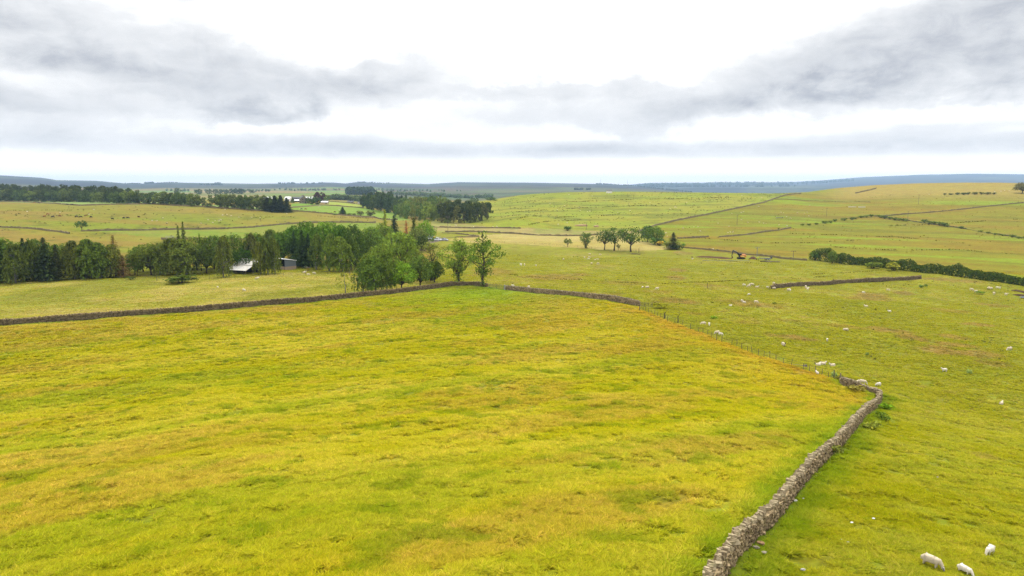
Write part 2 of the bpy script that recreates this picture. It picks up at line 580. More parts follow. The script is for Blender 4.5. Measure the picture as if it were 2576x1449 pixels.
# ------------------------------------------------------------------ fields: a land-use map in ground coordinates
LEFT_WALL = [(-260, 858), (-120, 837), (0, 819), (150, 808), (290, 798), (440, 787), (600, 774), (740, 763), (850, 753), (900, 748), (980, 740), (1060, 730), (1140, 719)]
MID_WALL = [(1140, 719), (1180, 717), (1215, 720), (1226, 722)]
MID_WALL_2 = [(1272, 729), (1310, 733), (1360, 738), (1450, 746), (1530, 755), (1580, 763), (1608, 770)]
FENCE = [(1610, 780.4), (1617.1, 782.6), (1624.4, 783.5), (1630.8, 787.4), (1639.6, 791.4), (1646.6, 792.3), (1654.1, 796.3), (1661.2, 799.3), (1670.9, 802.9),
         (1678.8, 808.2), (1697.8, 812.6), (1716.7, 819.6), (1736.8, 828.4), (1757.1, 836.1), (1768.1, 840.5), (1779.8, 844.9), (1790.6, 849.3), (1802.7, 856),
         (1815.5, 860.4), (1841.5, 868.1), (1853.4, 872.5), (1865.8, 879.1), (1880.5, 884.6), (1892.2, 890.1), (1907, 894.5), (1921.3, 899), (1936.8, 903.4), (1952, 909),
         (1969.8, 916.6), (1990.8, 922.1), (2020.1, 932), (2036, 936.4), (2051, 941), (2067, 946.5), (2083.4, 953), (2098, 958)]
NEAR_ARM = [(2116, 968), (2132, 976), (2152, 979), (2175, 983), (2200, 991), (2213, 1000)]
NEAR_WALL = [(2213, 1000), (2206, 1021), (2172, 1046), (2121, 1111), (2058, 1168), (1996, 1238), (1936, 1315), (1852, 1389), (1808, 1456), (1744, 1560), (1672, 1680)]


def poly(pts):
    return np.array([(p.x, p.y) for p in (q if isinstance(q, Vector) else P(*q) for q in pts)])


def inside(pg, x, y):
    r = np.zeros(x.shape, bool)
    x0, y0 = pg[:, 0].min(), pg[:, 1].min()
    x1, y1 = pg[:, 0].max(), pg[:, 1].max()
    m = (x >= x0) & (x <= x1) & (y >= y0) & (y <= y1)
    xs, ys = x[m], y[m]
    q = np.zeros(xs.shape, bool)
    n = len(pg)
    for i in range(n):
        ax, ay = pg[i]; bx, by = pg[(i + 1) % n]
        c = ((ay > ys) != (by > ys))
        with np.errstate(divide='ignore', invalid='ignore'):
            q ^= c & (xs < (bx - ax) * (ys - ay) / (by - ay + 1e-12) + ax)
    r[m] = q
    return r


def pdist(pl, x, y):
    d = np.full(x.shape, 1e9)
    for i in range(len(pl) - 1):
        a, b = pl[i], pl[i + 1]
        ab = b - a
        t = np.clip(((x - a[0]) * ab[0] + (y - a[1]) * ab[1]) / (ab @ ab + 1e-9), 0, 1)
        d = np.minimum(d, np.hypot(x - a[0] - t * ab[0], y - a[1] - t * ab[1]))
    return d


L_LW, L_MW = poly(LEFT_WALL), poly(MID_WALL + [(1250, 726)] + MID_WALL_2)
L_FENCE, L_NW = poly(FENCE[::3] + [FENCE[-1]]), poly(NEAR_ARM + NEAR_WALL)
PG_MEADOW = np.concatenate([L_LW, L_MW[1:], L_FENCE, L_NW, np.array([(6, 12), (-60, 12), (-160, 40)])])
PG_BEHIND = poly([(-260, 855), (0, 815), (290, 796), (600, 772), (900, 746), (1140, 715), (1085, 706), (985, 706), (880, 694), (800, 690), (725, 684), (600, 700), (500, 696), (320, 697), (0, 716), (-260, 735)])
PG_STRIP = poly([(228, 580), (420, 578), (640, 569), (760, 562), (950, 560), (965, 566), (930, 600), (700, 603), (560, 600), (430, 598), (330, 592)])
PG_FARM = poly([(731, 524), (816, 516.5), (915, 523), (985, 533), (1035, 553), (1000, 555), (942, 547), (870, 543), (731, 532)])
PG_FARM2 = poly([(735, 512), (800, 514), (820, 516), (731, 522)])
PG_FARM3 = poly([(826, 506), (870, 509), (915, 516), (925, 523), (870, 518), (818, 514)])
PG_HALF = poly([(0, 508), (200, 517), (383, 514), (560, 522), (690, 531), (690, 527), (380, 509), (0, 505)])
PG_TAWNY = poly([(812, 498), (870, 492.5), (930, 491.5), (965, 496), (1010, 498.5), (1120, 502.5), (1180, 508), (1100, 511), (1000, 508), (900, 506.5), (826, 504)])
PG_GREEN1 = poly([(372, 489), (520, 490), (700, 494), (700, 503), (540, 502), (372, 500)])
PG_VALLEY = poly([(1085, 556), (1165, 562), (1240, 573), (1420, 577), (1611, 582), (1640, 596), (1500, 593), (1410, 593), (1290, 588), (1160, 583), (1085, 584)])
PG_STRAW = poly([(1125, 604), (1180, 592), (1290, 587), (1400, 592), (1505, 592), (1570, 596), (1640, 612), (1700, 626), (1620, 632), (1560, 630), (1400, 621), (1280, 612), (1150, 610)])
PG_HILL = poly([(1165, 560), (1245, 574), (1420, 578), (1611, 580), (1648, 568), (1800, 536), (1923, 509)] + [W(1977, 830), W(2000, 930), W(1700, 1000), W(1400, 1000), W(1150, 1000), W(1140, 700)])
PG_SLOPE_R = poly([(1611, 580), (1648, 568), (1800, 536), (1923, 509)] + [W(1977, 830), W(2050, 1400), W(3600, 1400), W(3600, 330)] + [(2800, 720), (2576, 700), (2500, 690), (2300, 668), (2040, 655), (1923, 646), (1720, 624), (1690, 612)])
PG_TRACK = poly([(1046, 632), (1062, 628), (1085, 612), (1110, 606), (1130, 607), (1125, 602), (1078, 600), (1060, 604), (1052, 612)])
PATCHES = [  # dry seed-head and rush stands: u, v, half width, half height, strength
    (1700, 757, 62, 7, .8), (1390, 697, 80, 7, .8), (1450, 691, 40, 5, .7), (1240, 684, 60, 9, .8), (1560, 712, 70, 6, .5), (1705, 697, 26, 6, .9), (1702, 678, 20, 5, .8),
    (1715, 636, 24, 5, .9), (1880, 763, 75, 7, .8), (1940, 770, 40, 6, .6), (2195, 744, 40, 10, .9), (2275, 737, 22, 5, .9), (2160, 750, 30, 5, .7), (2020, 852, 34, 5, .9),
    (1975, 850, 40, 4, .6), (2300, 850, 45, 7, .8), (2370, 882, 60, 14, .9), (2440, 888, 60, 10, .8), (2395, 868, 60, 7, .8), (2260, 834, 36, 6, .8), (2220, 828, 32, 5, .8), (2460, 817, 34, 5, .8),
    (2490, 767, 40, 6, .8), (2380, 780, 50, 6, .6), (2130, 822, 50, 5, .5), (2400, 848, 40, 6, .7), (2500, 915, 40, 6, .6), (2440, 708, 50, 4, .8), (2360, 703, 40, 4, .7), (1800, 720, 60, 4, .6),
    (1650, 735, 40, 4, .5), (1880, 812, 40, 5, .4), (1760, 790, 30, 4, .5), (2480, 1150, 40, 9, .5), (1520, 740, 40, 4, .5), (2050, 705, 60, 3, .5)]
_PW = []
for (u, v, ru, rv, s) in PATCHES:
    c = P(u, v); z = depth(c)
    hw = ru / F * z
    hd = 0.5 * (P(u, v - rv) - P(u, v + rv)).length
    _PW.append((c.x, c.y, hw, min(hd, 25.0), s, bearing(u)))

wall_dir = L_LW[-1] - L_LW[2]
WALL_ANG = math.atan2(wall_dir[1], wall_dir[0])
CA, SA = math.cos(WALL_ANG), math.sin(WALL_ANG)


def mixc(a, b, t):
    return a + (b - a) * t[..., None]


def C(*c):
    return lin(c) * ALB


def ground_color(x, y):
    """Base colour of the sward (grass, seed heads, rushes, heather) at a place."""
    r = np.hypot(x, y)
    a = np.arctan2(x, y)
    u = 1288 + F * 1.0113 * np.tan(np.clip(a, -1.2, 1.2))
    xs, ys = x * CA + y * SA, -x * SA + y * CA          # along and across the old mowing lines
    n1 = fbm(x / 9.0, y / 9.0, 41, 4)
    n2 = fbm(x / 30.0, y / 30.0, 43, 4)
    n3 = fbm(xs / 60.0, ys / 7.0, 47, 4)
    n4 = fbm(x / 2.2, y / 2.2, 53, 3)
    n5 = fbm(x / 120.0, y / 60.0, 59, 4)
    # rough pasture
    col = mixc(C(172, 168, 36), C(194, 186, 62), sstep(.38, .64, n1 * .6 + n2 * .4))
    col = mixc(col, C(152, 156, 24), sstep(.54, .68, n1) * .6)
    col = mixc(col, C(184, 160, 84), sstep(.56, .72, n2 * .5 + n4 * .5) * .6)
    near_p = 1 - sstep(60, 130, r)
    col = mixc(col, mixc(np.broadcast_to(C(164, 162, 18), col.shape), np.broadcast_to(C(190, 182, 50), col.shape), sstep(.35, .65, n1 * .5 + n4 * .5)), near_p * .8)
    col = mixc(col, C(128, 146, 16), near_p * sstep(.48, .64, n4 * .55 + n1 * .45) * .38)
    for (cx, cy_, hw, hd, s, b) in _PW:
        px = (x - cx) * math.cos(b) - (y - cy_) * math.sin(b)
        py = (x - cx) * math.sin(b) + (y - cy_) * math.cos(b)
        m = (abs(px) < hw * 1.8) & (abs(py) < hd * 1.8)
        if not m.any():
            continue
        d = np.hypot(px[m] / hw, py[m] / hd) + (fbm(x[m] / 5.0, y[m] / 5.0, 61, 4) - .5) * 1.5
        col[m] = mixc(col[m], mixc(np.broadcast_to(C(190, 160, 80), col[m].shape), np.broadcast_to(C(164, 142, 66), col[m].shape), sstep(.45, .6, n4[m])), (1 - sstep(.6, 1.2, d)) * min(1.0, s * .95))
    # upland grazing on the left, beyond the woods
    left = (u < 1090) & (r > 235)
    far = sstep(240, 300, r) * (1 - sstep(1085, 1100, u))
    moor = mixc(C(180, 166, 56), C(162, 170, 40), sstep(.44, .58, n5 * .6 + n2 * .4))
    moor = mixc(moor, C(190, 150, 70), sstep(.50, .64, fbm(x / 80.0, y / 22.0, 67, 4)) * .6)
    moor = mixc(moor, C(124, 130, 30), sstep(.6, .7, n1) * .6)
    moor = mixc(moor, C(194, 156, 74), sstep(500, 600, r) * .35)
    col = mixc(col, moor, far)
    def over(pg, c, amount=1.0):
        m = inside(pg, x, y)
        if m.any():
            col[m] = mixc(col[m], c(m), np.full(m.sum(), amount))
    over(PG_BEHIND, lambda m: mixc(mixc(np.broadcast_to(C(192, 184, 70), (m.sum(), 3)), np.broadcast_to(C(206, 190, 92), (m.sum(), 3)), sstep(.4, .6, n1[m])), np.broadcast_to(C(160, 162, 48), (m.sum(), 3)), sstep(.58, .7, n2[m]) * .7))
    green = lambda a, b: (lambda m: mixc(np.broadcast_to(C(*a), (m.sum(), 3)), np.broadcast_to(C(*b), (m.sum(), 3)), sstep(.4, .62, n2[m] * .5 + n1[m] * .5)))
    over(PG_STRIP, green((156, 178, 52), (176, 178, 70)))
    over(PG_FARM, green((160, 190, 62), (172, 192, 74)))
    over(PG_FARM2, green((146, 188, 58), (156, 190, 66)))
    over(PG_FARM3, green((196, 206, 78), (200, 208, 90)))
    over(PG_HALF, green((172, 196, 100), (172, 190, 96)))
    over(PG_GREEN1, green((140, 196, 60), (150, 190, 66)))
    over(PG_VALLEY, green((206, 184, 108), (186, 182, 90)))
    over(PG_STRAW, green((228, 204, 118), (216, 192, 96)))
    hill_n = fbm(x / 40.0, y / 11.0, 71, 4)
    over(PG_HILL, lambda m: mixc(mixc(np.broadcast_to(C(192, 186, 56), (m.sum(), 3)), np.broadcast_to(C(178, 190, 48), (m.sum(), 3)), sstep(.42, .62, n2[m]) * .8),
                                 np.broadcast_to(C(146, 152, 40), (m.sum(), 3)), sstep(.52, .64, hill_n[m]) * .8))
    m = inside(PG_SLOPE_R, x, y)
    if m.any():
        band = fbm(x[m] / 110.0, r[m] / 16.0, 73, 4)
        c = mixc(np.broadcast_to(C(170, 162, 20), (m.sum(), 3)), np.broadcast_to(C(170, 188, 24), (m.sum(), 3)), sstep(.5, .62, band))
        b2 = fbm(x[m] / 90.0 + 7, r[m] / 22.0, 79, 4)
        c = mixc(c, np.broadcast_to(C(186, 142, 34), (m.sum(), 3)), sstep(.52, .64, b2) * .55)
        c = mixc(c, np.broadcast_to(C(132, 126, 10), (m.sum(), 3)), sstep(.54, .66, fbm(x[m] / 60.0, r[m] / 9.0, 83, 4)) * .5)
        top = sstep(760, 900, r[m]) * sstep(2030, 2160, u[m])
        c = mixc(c, np.broadcast_to(C(210, 180, 86), (m.sum(), 3)), top * .85)
        col[m] = c
    over(PG_TRACK, lambda m: np.broadcast_to(C(150, 132, 116), (m.sum(), 3)))
    # the hay meadow inside the walls
    m = inside(PG_MEADOW, x, y)
    if m.any():
        s1, s2, s3, s4 = n1[m], n2[m], n3[m], n4[m]
        xx, yy = x[m], y[m]
        c = mixc(np.broadcast_to(C(190, 182, 26), (m.sum(), 3)), np.broadcast_to(C(208, 194, 56), (m.sum(), 3)), sstep(.36, .62, s1 * .4 + s3 * .6))
        c = mixc(c, np.broadcast_to(C(164, 172, 22), (m.sum(), 3)), sstep(.50, .64, s3 * .6 + s2 * .4) * .7)
        tan = sstep(.50, .64, fbm(xs[m] / 20.0, ys[m] / 6.5, 89, 5))
        c = mixc(c, np.broadcast_to(C(196, 164, 64), (m.sum(), 3)), tan * .45)
        c = mixc(c, np.broadcast_to(C(128, 148, 14), (m.sum(), 3)), sstep(.62, .74, s4) * .55)
        df = pdist(L_FENCE, xx, yy)
        edge = (1 - sstep(4, 34, df + (s1 - .5) * 30))
        c = mixc(c, np.broadcast_to(C(206, 172, 46), (m.sum(), 3)), edge * .35)
        edge2 = (1 - sstep(1, 5, df + (s4 - .5) * 5))
        c = mixc(c, np.broadcast_to(C(204, 156, 50), (m.sum(), 3)), edge2 * .4)
        dl = pdist(np.concatenate([L_LW, L_MW]), xx, yy)
        fall = (1 - sstep(6, 30, dl + (s2 - .5) * 16)) * (xx < 60)
        c = mixc(c, np.broadcast_to(C(196, 164, 72), (m.sum(), 3)), fall * .45 * sstep(.38, .6, s1))
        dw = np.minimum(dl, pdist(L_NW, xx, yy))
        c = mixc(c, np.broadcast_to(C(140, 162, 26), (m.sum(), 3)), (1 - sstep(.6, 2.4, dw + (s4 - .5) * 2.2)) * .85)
        corner = np.exp(-((xx - L_MW[2][0]) ** 2 + (yy - L_MW[2][1] + 14) ** 2) / 500.0)
        c = mixc(c, np.broadcast_to(C(150, 180, 34), (m.sum(), 3)), corner * .8)
        col[m] = c
    out = ~m
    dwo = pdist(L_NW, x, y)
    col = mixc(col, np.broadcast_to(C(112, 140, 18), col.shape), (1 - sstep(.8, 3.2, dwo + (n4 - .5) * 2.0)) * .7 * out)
    # far country: heather moor, improved fields and tawny bents, cut up by old enclosures
    fr = sstep(900, 1300, r) * (1 - 0 * r)
    cell = np.floor(xs / 260.0 + (fbm(x / 500., y / 500., 97, 2) - .5) * 2) * 13.7 + np.floor(ys / 190.0 + (fbm(x / 400., y / 400., 99, 2) - .5) * 2) * 7.3
    pick = np.abs(np.sin(cell * 12.9898) * 43758.5453) % 1.0
    fields = np.where((pick < .30)[..., None], C(150, 182, 72), np.where((pick < .62)[..., None], C(196, 168, 104), C(158, 158, 84)))
    lowland = (1 - sstep(2600, 4200, r + (fbm(x / 900., y / 900., 101, 3) - .5) * 2600)) * np.where(u > 960, .35, 1.0)
    heath = mixc(C(78, 84, 68), C(70, 70, 80), sstep(.42, .6, fbm(x / 500., y / 500., 103, 4)))
    heath = mixc(heath, C(126, 134, 84), sstep(.56, .68, fbm(x / 380., y / 700., 107, 4)) * .6)
    heath = mixc(heath, C(74, 84, 66), sstep(.56, .62, fbm(x / 300., y / 900., 109, 5)) * sstep(5200, 7500, r) * .9)
    hillr = inside(PG_HILL, x, y) | inside(PG_SLOPE_R, x, y)
    farc = mixc(heath, fields, lowland)
    col = mixc(col, farc, fr * (~hillr) * np.where(r < 1600, .9, 1.0))
    over(PG_TAWNY, green((200, 166, 92), (176, 164, 86)))
    return col


def ground_material():
    m, t, out = new_mat('sward')
    at = t.n('ShaderNodeAttribute'); at.attribute_name = 'gcol'
    pos = t.n('ShaderNodeNewGeometry').outputs['Position']
    rot = t.n('ShaderNodeVectorRotate', rotation_type='Z_AXIS')
    t.put(rot.inputs['Vector'], pos); rot.inputs['Angle'].default_value = -WALL_ANG
    p2 = t.vmath('MULTIPLY', rot.outputs[0], (0.45, 1.0, 1.0))
    n1 = t.noise(p2, 2.4, 5.0, 0.68)
    n2 = t.noise(p2, 0.55, 5.0, 0.6, dist=0.4)
    n3 = t.noise(pos, 0.09, 5.0, 0.62)
    k = t.math('ADD', t.math('ADD', t.rng(n1, 0.3, 0.7, -0.26, 0.26, smooth=False), t.rng(n2, 0.3, 0.7, -0.20, 0.20, smooth=False)), t.rng(n3, 0.3, 0.7, 0.86, 1.14, smooth=False))
    c = t.mix(1.0, at.outputs['Color'], t.xyz(k, k, k), 'MULTIPLY')
    green = t.mix(1.0, c, (0.66, 0.98, 0.72, 1), 'MULTIPLY')
    tan = t.mix(1.0, c, (1.18, 0.96, 1.15, 1), 'MULTIPLY')
    c = t.mix(t.rng(n2, 0.44, 0.62, 0, 0.55), c, green)
    c = t.mix(t.rng(t.noise(p2, 1.1, 4.0, 0.6), 0.50, 0.68, 0, 0.6), c, tan)
    h = t.math('ADD', n1, t.math('MULTIPLY', n2, 1.6))
    t.put(out.inputs[0], bsdf(t, c, 0.95, bump(t, h, 0.55, 0.25), 0.08))
    return m


def build_ground():
    rows = [6.0]
    while rows[-1] < 560:
        r = rows[-1]
        rows.append(r + max(0.16, min(r * r / 30000.0, 4.0)) if r > 22 else r + 1.0)
    while rows[-1] < 14000:
        rows.append(rows[-1] * 1.011)
    rr = np.array(rows)
    aa = np.concatenate([np.linspace(-1.35, -0.72, 60)[:-1], np.linspace(-0.72, 0.72, 900), np.linspace(0.72, 1.35, 60)[1:]])
    A, R = np.meshgrid(aa, rr, indexing='ij')
    X, Y = R * np.sin(A), R * np.cos(A)
    Z = ground_z(X, Y)
    # tussocks
    tus = (fbm(X / 1.3, Y / 0.8, 5, 3) - .5) * 0.34 * (1 - sstep(140, 300, R)) + (fbm(X / 7.0, Y / 4.0, 6, 3) - .5) * 0.6 * sstep(20, 60, R) * (1 - .7 * sstep(300, 500, R))
    Z = Z + tus
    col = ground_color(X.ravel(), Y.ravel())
    na, nr = X.shape
    idx = np.arange(na * nr).reshape(na, nr)
    q = np.stack([idx[:-1, :-1], idx[:-1, 1:], idx[1:, 1:], idx[1:, :-1]], -1).reshape(-1, 4)
    cut = rr[:-1][None, :].repeat(na - 1, 0).ravel()
    v = np.stack([X, Y, Z], -1).reshape(-1, 3)
    mat = ground_material()
    near, farq = q[cut <= 2600], q[cut > 2600]
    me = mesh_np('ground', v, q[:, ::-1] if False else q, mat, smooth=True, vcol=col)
    o = put('ground', me)
    tag(o, 'rolling grassland of meadow, pasture and moor reaching to the far hills', None, kind='structure')
    return o


GROUND = build_ground()
print('ground verts', len(GROUND.data.vertices))
# ------------------------------------------------------------------ trees: unit-height shapes, scaled where they stand
def quads(centers, normals, ups, w, h):
    """Leaf sprays: a folded quad per centre."""
    n = normals / (np.linalg.norm(normals, axis=1, keepdims=True) + 1e-9)
    t = ups - n * (ups * n).sum(1, keepdims=True)
    t /= np.linalg.norm(t, axis=1, keepdims=True) + 1e-9
    b = np.cross(n, t)
    w, h = w[:, None] * .5, h[:, None] * .5
    c = centers
    v = np.stack([c - b * w * .55 - t * h, c + b * w * .75 - t * h * .6, c + b * w * .45 + t * h, c - b * w * .8 + t * h * .55], 1).reshape(-1, 3)
    f = np.arange(len(c) * 4).reshape(-1, 4)
    return v, f


def limb_mesh(limbs, seg=6):
    mb = MB()
    for pts, rads in limbs:
        mb.tube(pts, rads, seg)
    return mb


def bend(a, b, rng, k=0.12, n=4):
    a, b = np.array(a), np.array(b)
    L = np.linalg.norm(b - a)
    out = [a + (b - a) * t + rng.randn(3) * L * k * math.sin(math.pi * t) * .5 for t in np.linspace(0, 1, n)]
    return [tuple(p) for p in out]


def lobes_cloud(lobes, per, leaf, rng, shell=.62, up_bias=.35, jitter=.36):
    cs, ns = [], []
    for (c, r) in lobes:
        k = max(6, int(per * (r[0] * r[1] * r[2]) ** (2 / 3) / 0.02))
        d = rng.randn(k, 3); d /= np.linalg.norm(d, axis=1, keepdims=True)
        d[:, 2] = d[:, 2] + up_bias * rng.rand(k)
        d /= np.linalg.norm(d, axis=1, keepdims=True)
        rad = shell + (1.06 - shell) * rng.rand(k) ** .6
        wob = 1 + .22 * np.sin(d[:, 0] * 7 + c[0] * 40) * np.sin(d[:, 1] * 6 + c[1] * 31) + .12 * rng.randn(k)
        p = np.array(c) + d * np.array(r) * (rad * wob)[:, None]
        cs.append(p); ns.append(d + rng.randn(k, 3) * jitter)
    cs, ns = np.concatenate(cs), np.concatenate(ns)
    n = len(cs)
    s = leaf * (.6 + .8 * rng.rand(n))
    return quads(cs, ns, rng.randn(n, 3), s, s * 1.35)


def shape_round(seed, width=.9, trunk=.2, leaf=.04, per=26, nl=15, flat=1.0, lean=0.0, gaps=.0, seg=7, low=1.7):
    rng = RS(seed)
    lobes, limbs = [], []
    top = np.array((lean * .5, 0, trunk + .12))
    limbs.append((bend((0, 0, -.02), tuple(top), rng, .06), [.040, .030, .026, .022]))
    ga = 2.399963
    for i in range(nl):
        t = (i + .5) / nl
        zz = 1 - t * low
        ph = i * ga + rng.rand() * .7
        rr = math.sqrt(max(0, 1 - min(1, zz * zz))) * .5 * width * (.75 + .35 * rng.rand())
        if rng.rand() < gaps: continue
        hz_ = trunk + (1 - trunk) * (.50 + .40 * zz * flat)
        r = (.105 + .065 * rng.rand()) * (.8 + .4 * (1 - abs(zz)))
        c = (rr * math.cos(ph) + lean * hz_, rr * math.sin(ph), hz_ + rng.randn() * .02)
        lobes.append((c, (r * (.8 + .35 * width), r * (.8 + .35 * width), r * .85)))
        if rng.rand() < .75:
            limbs.append((bend(tuple(top * (.75 + .3 * rng.rand())), c, rng, .16), [.018, .013, .009, .004]))
    lobes.append(((lean * .55, 0, trunk + (1 - trunk) * .5), (.20 * width, .20 * width, .24 * (1 - trunk))))
    v, f = lobes_cloud(lobes, per, leaf, rng)
    z = v[:, 2].max()
    return limb_mesh(limbs, seg), (v / np.array((1, 1, max(z, .01))), f)


def shape_birch(seed, width=.42, leaf=.022, strands=150, trunk=.1, lean=0.05, seg=6):
    rng = RS(seed)
    limbs = [(bend((0, 0, -.02), (lean, 0, .93), rng, .04, 6), [.020, .017, .014, .010, .006, .002])]
    cs, ns, ups = [], [], []
    for i in range(strands):
        t = rng.rand() ** .8
        zc = trunk + .05 + (1 - trunk - .07) * t
        env = math.sin(math.pi * min(1, (1 - t) * .74 + .04)) ** .8 * .5 * width
        ph = rng.rand() * 6.283
        rr = env * (.25 + .75 * rng.rand() ** .5) * (1 + .2 * math.sin(3 * ph + seed))
        x0, y0 = lean * zc + rr * math.cos(ph), rr * math.sin(ph)
        L = (.07 + .12 * rng.rand()) * (.6 + .8 * (1 - t))
        k = int(9 + 10 * rng.rand())
        s = np.sort(rng.rand(k))
        p = np.stack([x0 + rr * .25 * s * math.cos(ph) + rng.randn(k) * .012 + .02 * s, y0 + rr * .25 * s * math.sin(ph) + rng.randn(k) * .012, zc + .05 * np.sin(s * 3.14) - L * s], 1)
        cs.append(p)
        ns.append(np.array((math.cos(ph), math.sin(ph), .45)) + rng.randn(k, 3) * .6)
        ups.append(np.array((0, 0, 1.0)) + rng.randn(k, 3) * .3)
        if i % 9 == 0:
            limbs.append((bend((lean * zc * .8, 0, zc - .12 * (1 - t) - .03), (x0, y0, zc), rng, .1), [.007, .005, .004, .002]))
    cs, ns, ups = map(np.concatenate, (cs, ns, ups))
    n = len(cs)
    s = leaf * (.7 + .7 * rng.rand(n))
    v, f = quads(cs, ns, ups, s, s * 1.9)
    return limb_mesh(limbs, seg), (v, f)


def shape_spruce(seed, width=.42, leaf=.03, tiers=26, trunk=.03, ragged=.25, seg=6):
    rng = RS(seed)
    limbs = [(bend((0, 0, -.02), (0, 0, .97), rng, .015, 5), [.022, .018, .013, .007, .002])]
    cs, ns, ups = [], [], []
    for i in range(tiers):
        t = i / (tiers - 1)
        zc = trunk + .05 + (.94 - trunk) * t
        nb = int(11 - 6 * t)
        ph0 = rng.rand() * 6.28
        for b in range(nb):
            ph = ph0 + b * 6.283 / nb + rng.randn() * .2
            L = .5 * width * ((1 - t) ** .85 + .05) * (1 + ragged * rng.randn() * .7)
            if L < .015: L = .015
            k = int(5 + 46 * L)
            s = (np.arange(k) + rng.rand(k)) / k
            side = rng.randn(k) * .16 * L * (1.2 - s)
            p = np.stack([L * s * math.cos(ph) - side * math.sin(ph), L * s * math.sin(ph) + side * math.cos(ph), zc + .06 * (1 - t) * s * 0 - .34 * L * s + .20 * L * s * s + rng.randn(k) * .006], 1)
            cs.append(p)
            ns.append(np.array((math.cos(ph) * .35, math.sin(ph) * .35, 1.0)) + rng.randn(k, 3) * .38)
            ups.append(np.array((math.cos(ph), math.sin(ph), -.25)) + rng.randn(k, 3) * .3)
    cs, ns, ups = map(np.concatenate, (cs, ns, ups))
    n = len(cs)
    s = leaf * (.65 + .7 * rng.rand(n))
    v, f = quads(cs, ns, ups, s * .8, s * 1.9)
    return limb_mesh(limbs, seg), (v, f)


def shape_pine(seed, width=.6, leaf=.035, seg=6, per=60):
    rng = RS(seed)
    limbs = [(bend((0, 0, -.02), (.03, 0, .85), rng, .03, 5), [.026, .022, .018, .014, .008])]
    lobes = []
    for i in range(15):
        ph = i * 2.4 + rng.rand() * .5
        z = .40 + .52 * rng.rand()
        rr = .5 * width * (.25 + .6 * rng.rand()) * (1.15 - .7 * (z - .5))
        c = (rr * math.cos(ph), rr * math.sin(ph), z)
        lobes.append((c, (.16, .16, .075)))
        limbs.append((bend((.02, 0, z - .1), c, rng, .1), [.010, .008, .006, .003]))
    lobes.append(((0, 0, .93), (.14, .14, .07)))
    v, f = lobes_cloud(lobes, per, leaf, rng, up_bias=.5)
    return limb_mesh(limbs, seg), (v, f)


def shape_ash(seed, width=.6, leaf=.026, forks=2, bare=.35, ivy=True, branches=22, seg=7, spire=False):
    """An ageing field ash: long bare limbs, foliage in separate tufts, ivy on the stem."""
    rng = RS(seed)
    limbs, lobes = [], []
    stems = []
    for k in range(forks):
        dxk = (k - (forks - 1) / 2) * (.13 if not spire else .02)
        top = (dxk * 1.6 + rng.randn() * .02, rng.randn() * .03, .93 - .1 * k)
        pts = bend((dxk * .25, 0, -.02), top, rng, .07, 7)
        limbs.append((pts, [.028, .024, .019, .014, .009, .005, .002]))
        stems.append(pts)
    for i in range(branches):
        st = stems[i % forks]
        t = .22 + .75 * (i + rng.rand()) / branches
        q = t * 6; j = min(5, int(q)); w = q - j
        base = np.array(st[j]) * (1 - w) + np.array(st[j + 1]) * w
        env = math.sin(math.pi * min(1, t * .85 + .12)) if not spire else (.85 if .28 < t < .62 else .34)
        L = .5 * width * env * (.55 + .6 * rng.rand())
        ph = i * 2.4 + rng.rand()
        tip = base + np.array((L * math.cos(ph), L * .8 * math.sin(ph), L * (.35 + .5 * rng.rand())))
        limbs.append((bend(tuple(base), tuple(tip), rng, .2, 5), [.013 * (1.1 - t * .6), .010 * (1.1 - t * .6), .007, .005, .002]))
        if rng.rand() > bare * .6:
            for m in range(2 if not (spire and t > .66) else 1):
                c = tip + rng.randn(3) * .035
                r = (.062 + .05 * rng.rand()) * (.5 if spire and t > .66 else 1)
                lobes.append((tuple(c), (r * 1.15, r * 1.15, r * .8)))
        if rng.rand() > bare and not (spire and t > .66):
            c = base + (tip - base) * (.45 + .3 * rng.rand()) + rng.randn(3) * .02
            r = .06 + .04 * rng.rand()
            lobes.append((tuple(c), (r, r, r)))
    if ivy:
        for st in stems:
            for j in range(0, 6):
                r = .085 + .045 * rng.rand() - .004 * j
                lobes.append((tuple(np.array(st[j]) * .4 + np.array(st[j + 1]) * .6 + rng.randn(3) * .012), (r, r, .085)))
    v, f = lobes_cloud(lobes, 95, leaf, rng, shell=.3)
    return limb_mesh(limbs, seg), (v, f)


def shape_bush(seed, leaf=.11, nl=9, per=12):
    rng = RS(seed)
    lobes, limbs = [], []
    for i in range(nl):
        ph = i * 2.4 + rng.rand()
        rr = .34 * math.sqrt(rng.rand())
        z = .42 + .3 * rng.rand() - .3 * rr
        lobes.append(((rr * math.cos(ph), rr * math.sin(ph), z), (.22, .22, .26)))
        limbs.append((bend((rng.randn() * .03, rng.randn() * .03, -.03), (rr * math.cos(ph), rr * math.sin(ph), z), rng, .1), [.02, .016, .012, .006]))
    v, f = lobes_cloud(lobes, per, leaf, rng, shell=.4)
    v[:, 2] = np.maximum(v[:, 2], .0)
    z = v[:, 2].max()
    return limb_mesh(limbs, 5), (v / np.array((1, 1, z)), f)


BARE_LEAF = np.zeros((0, 3))
PROTO = {}


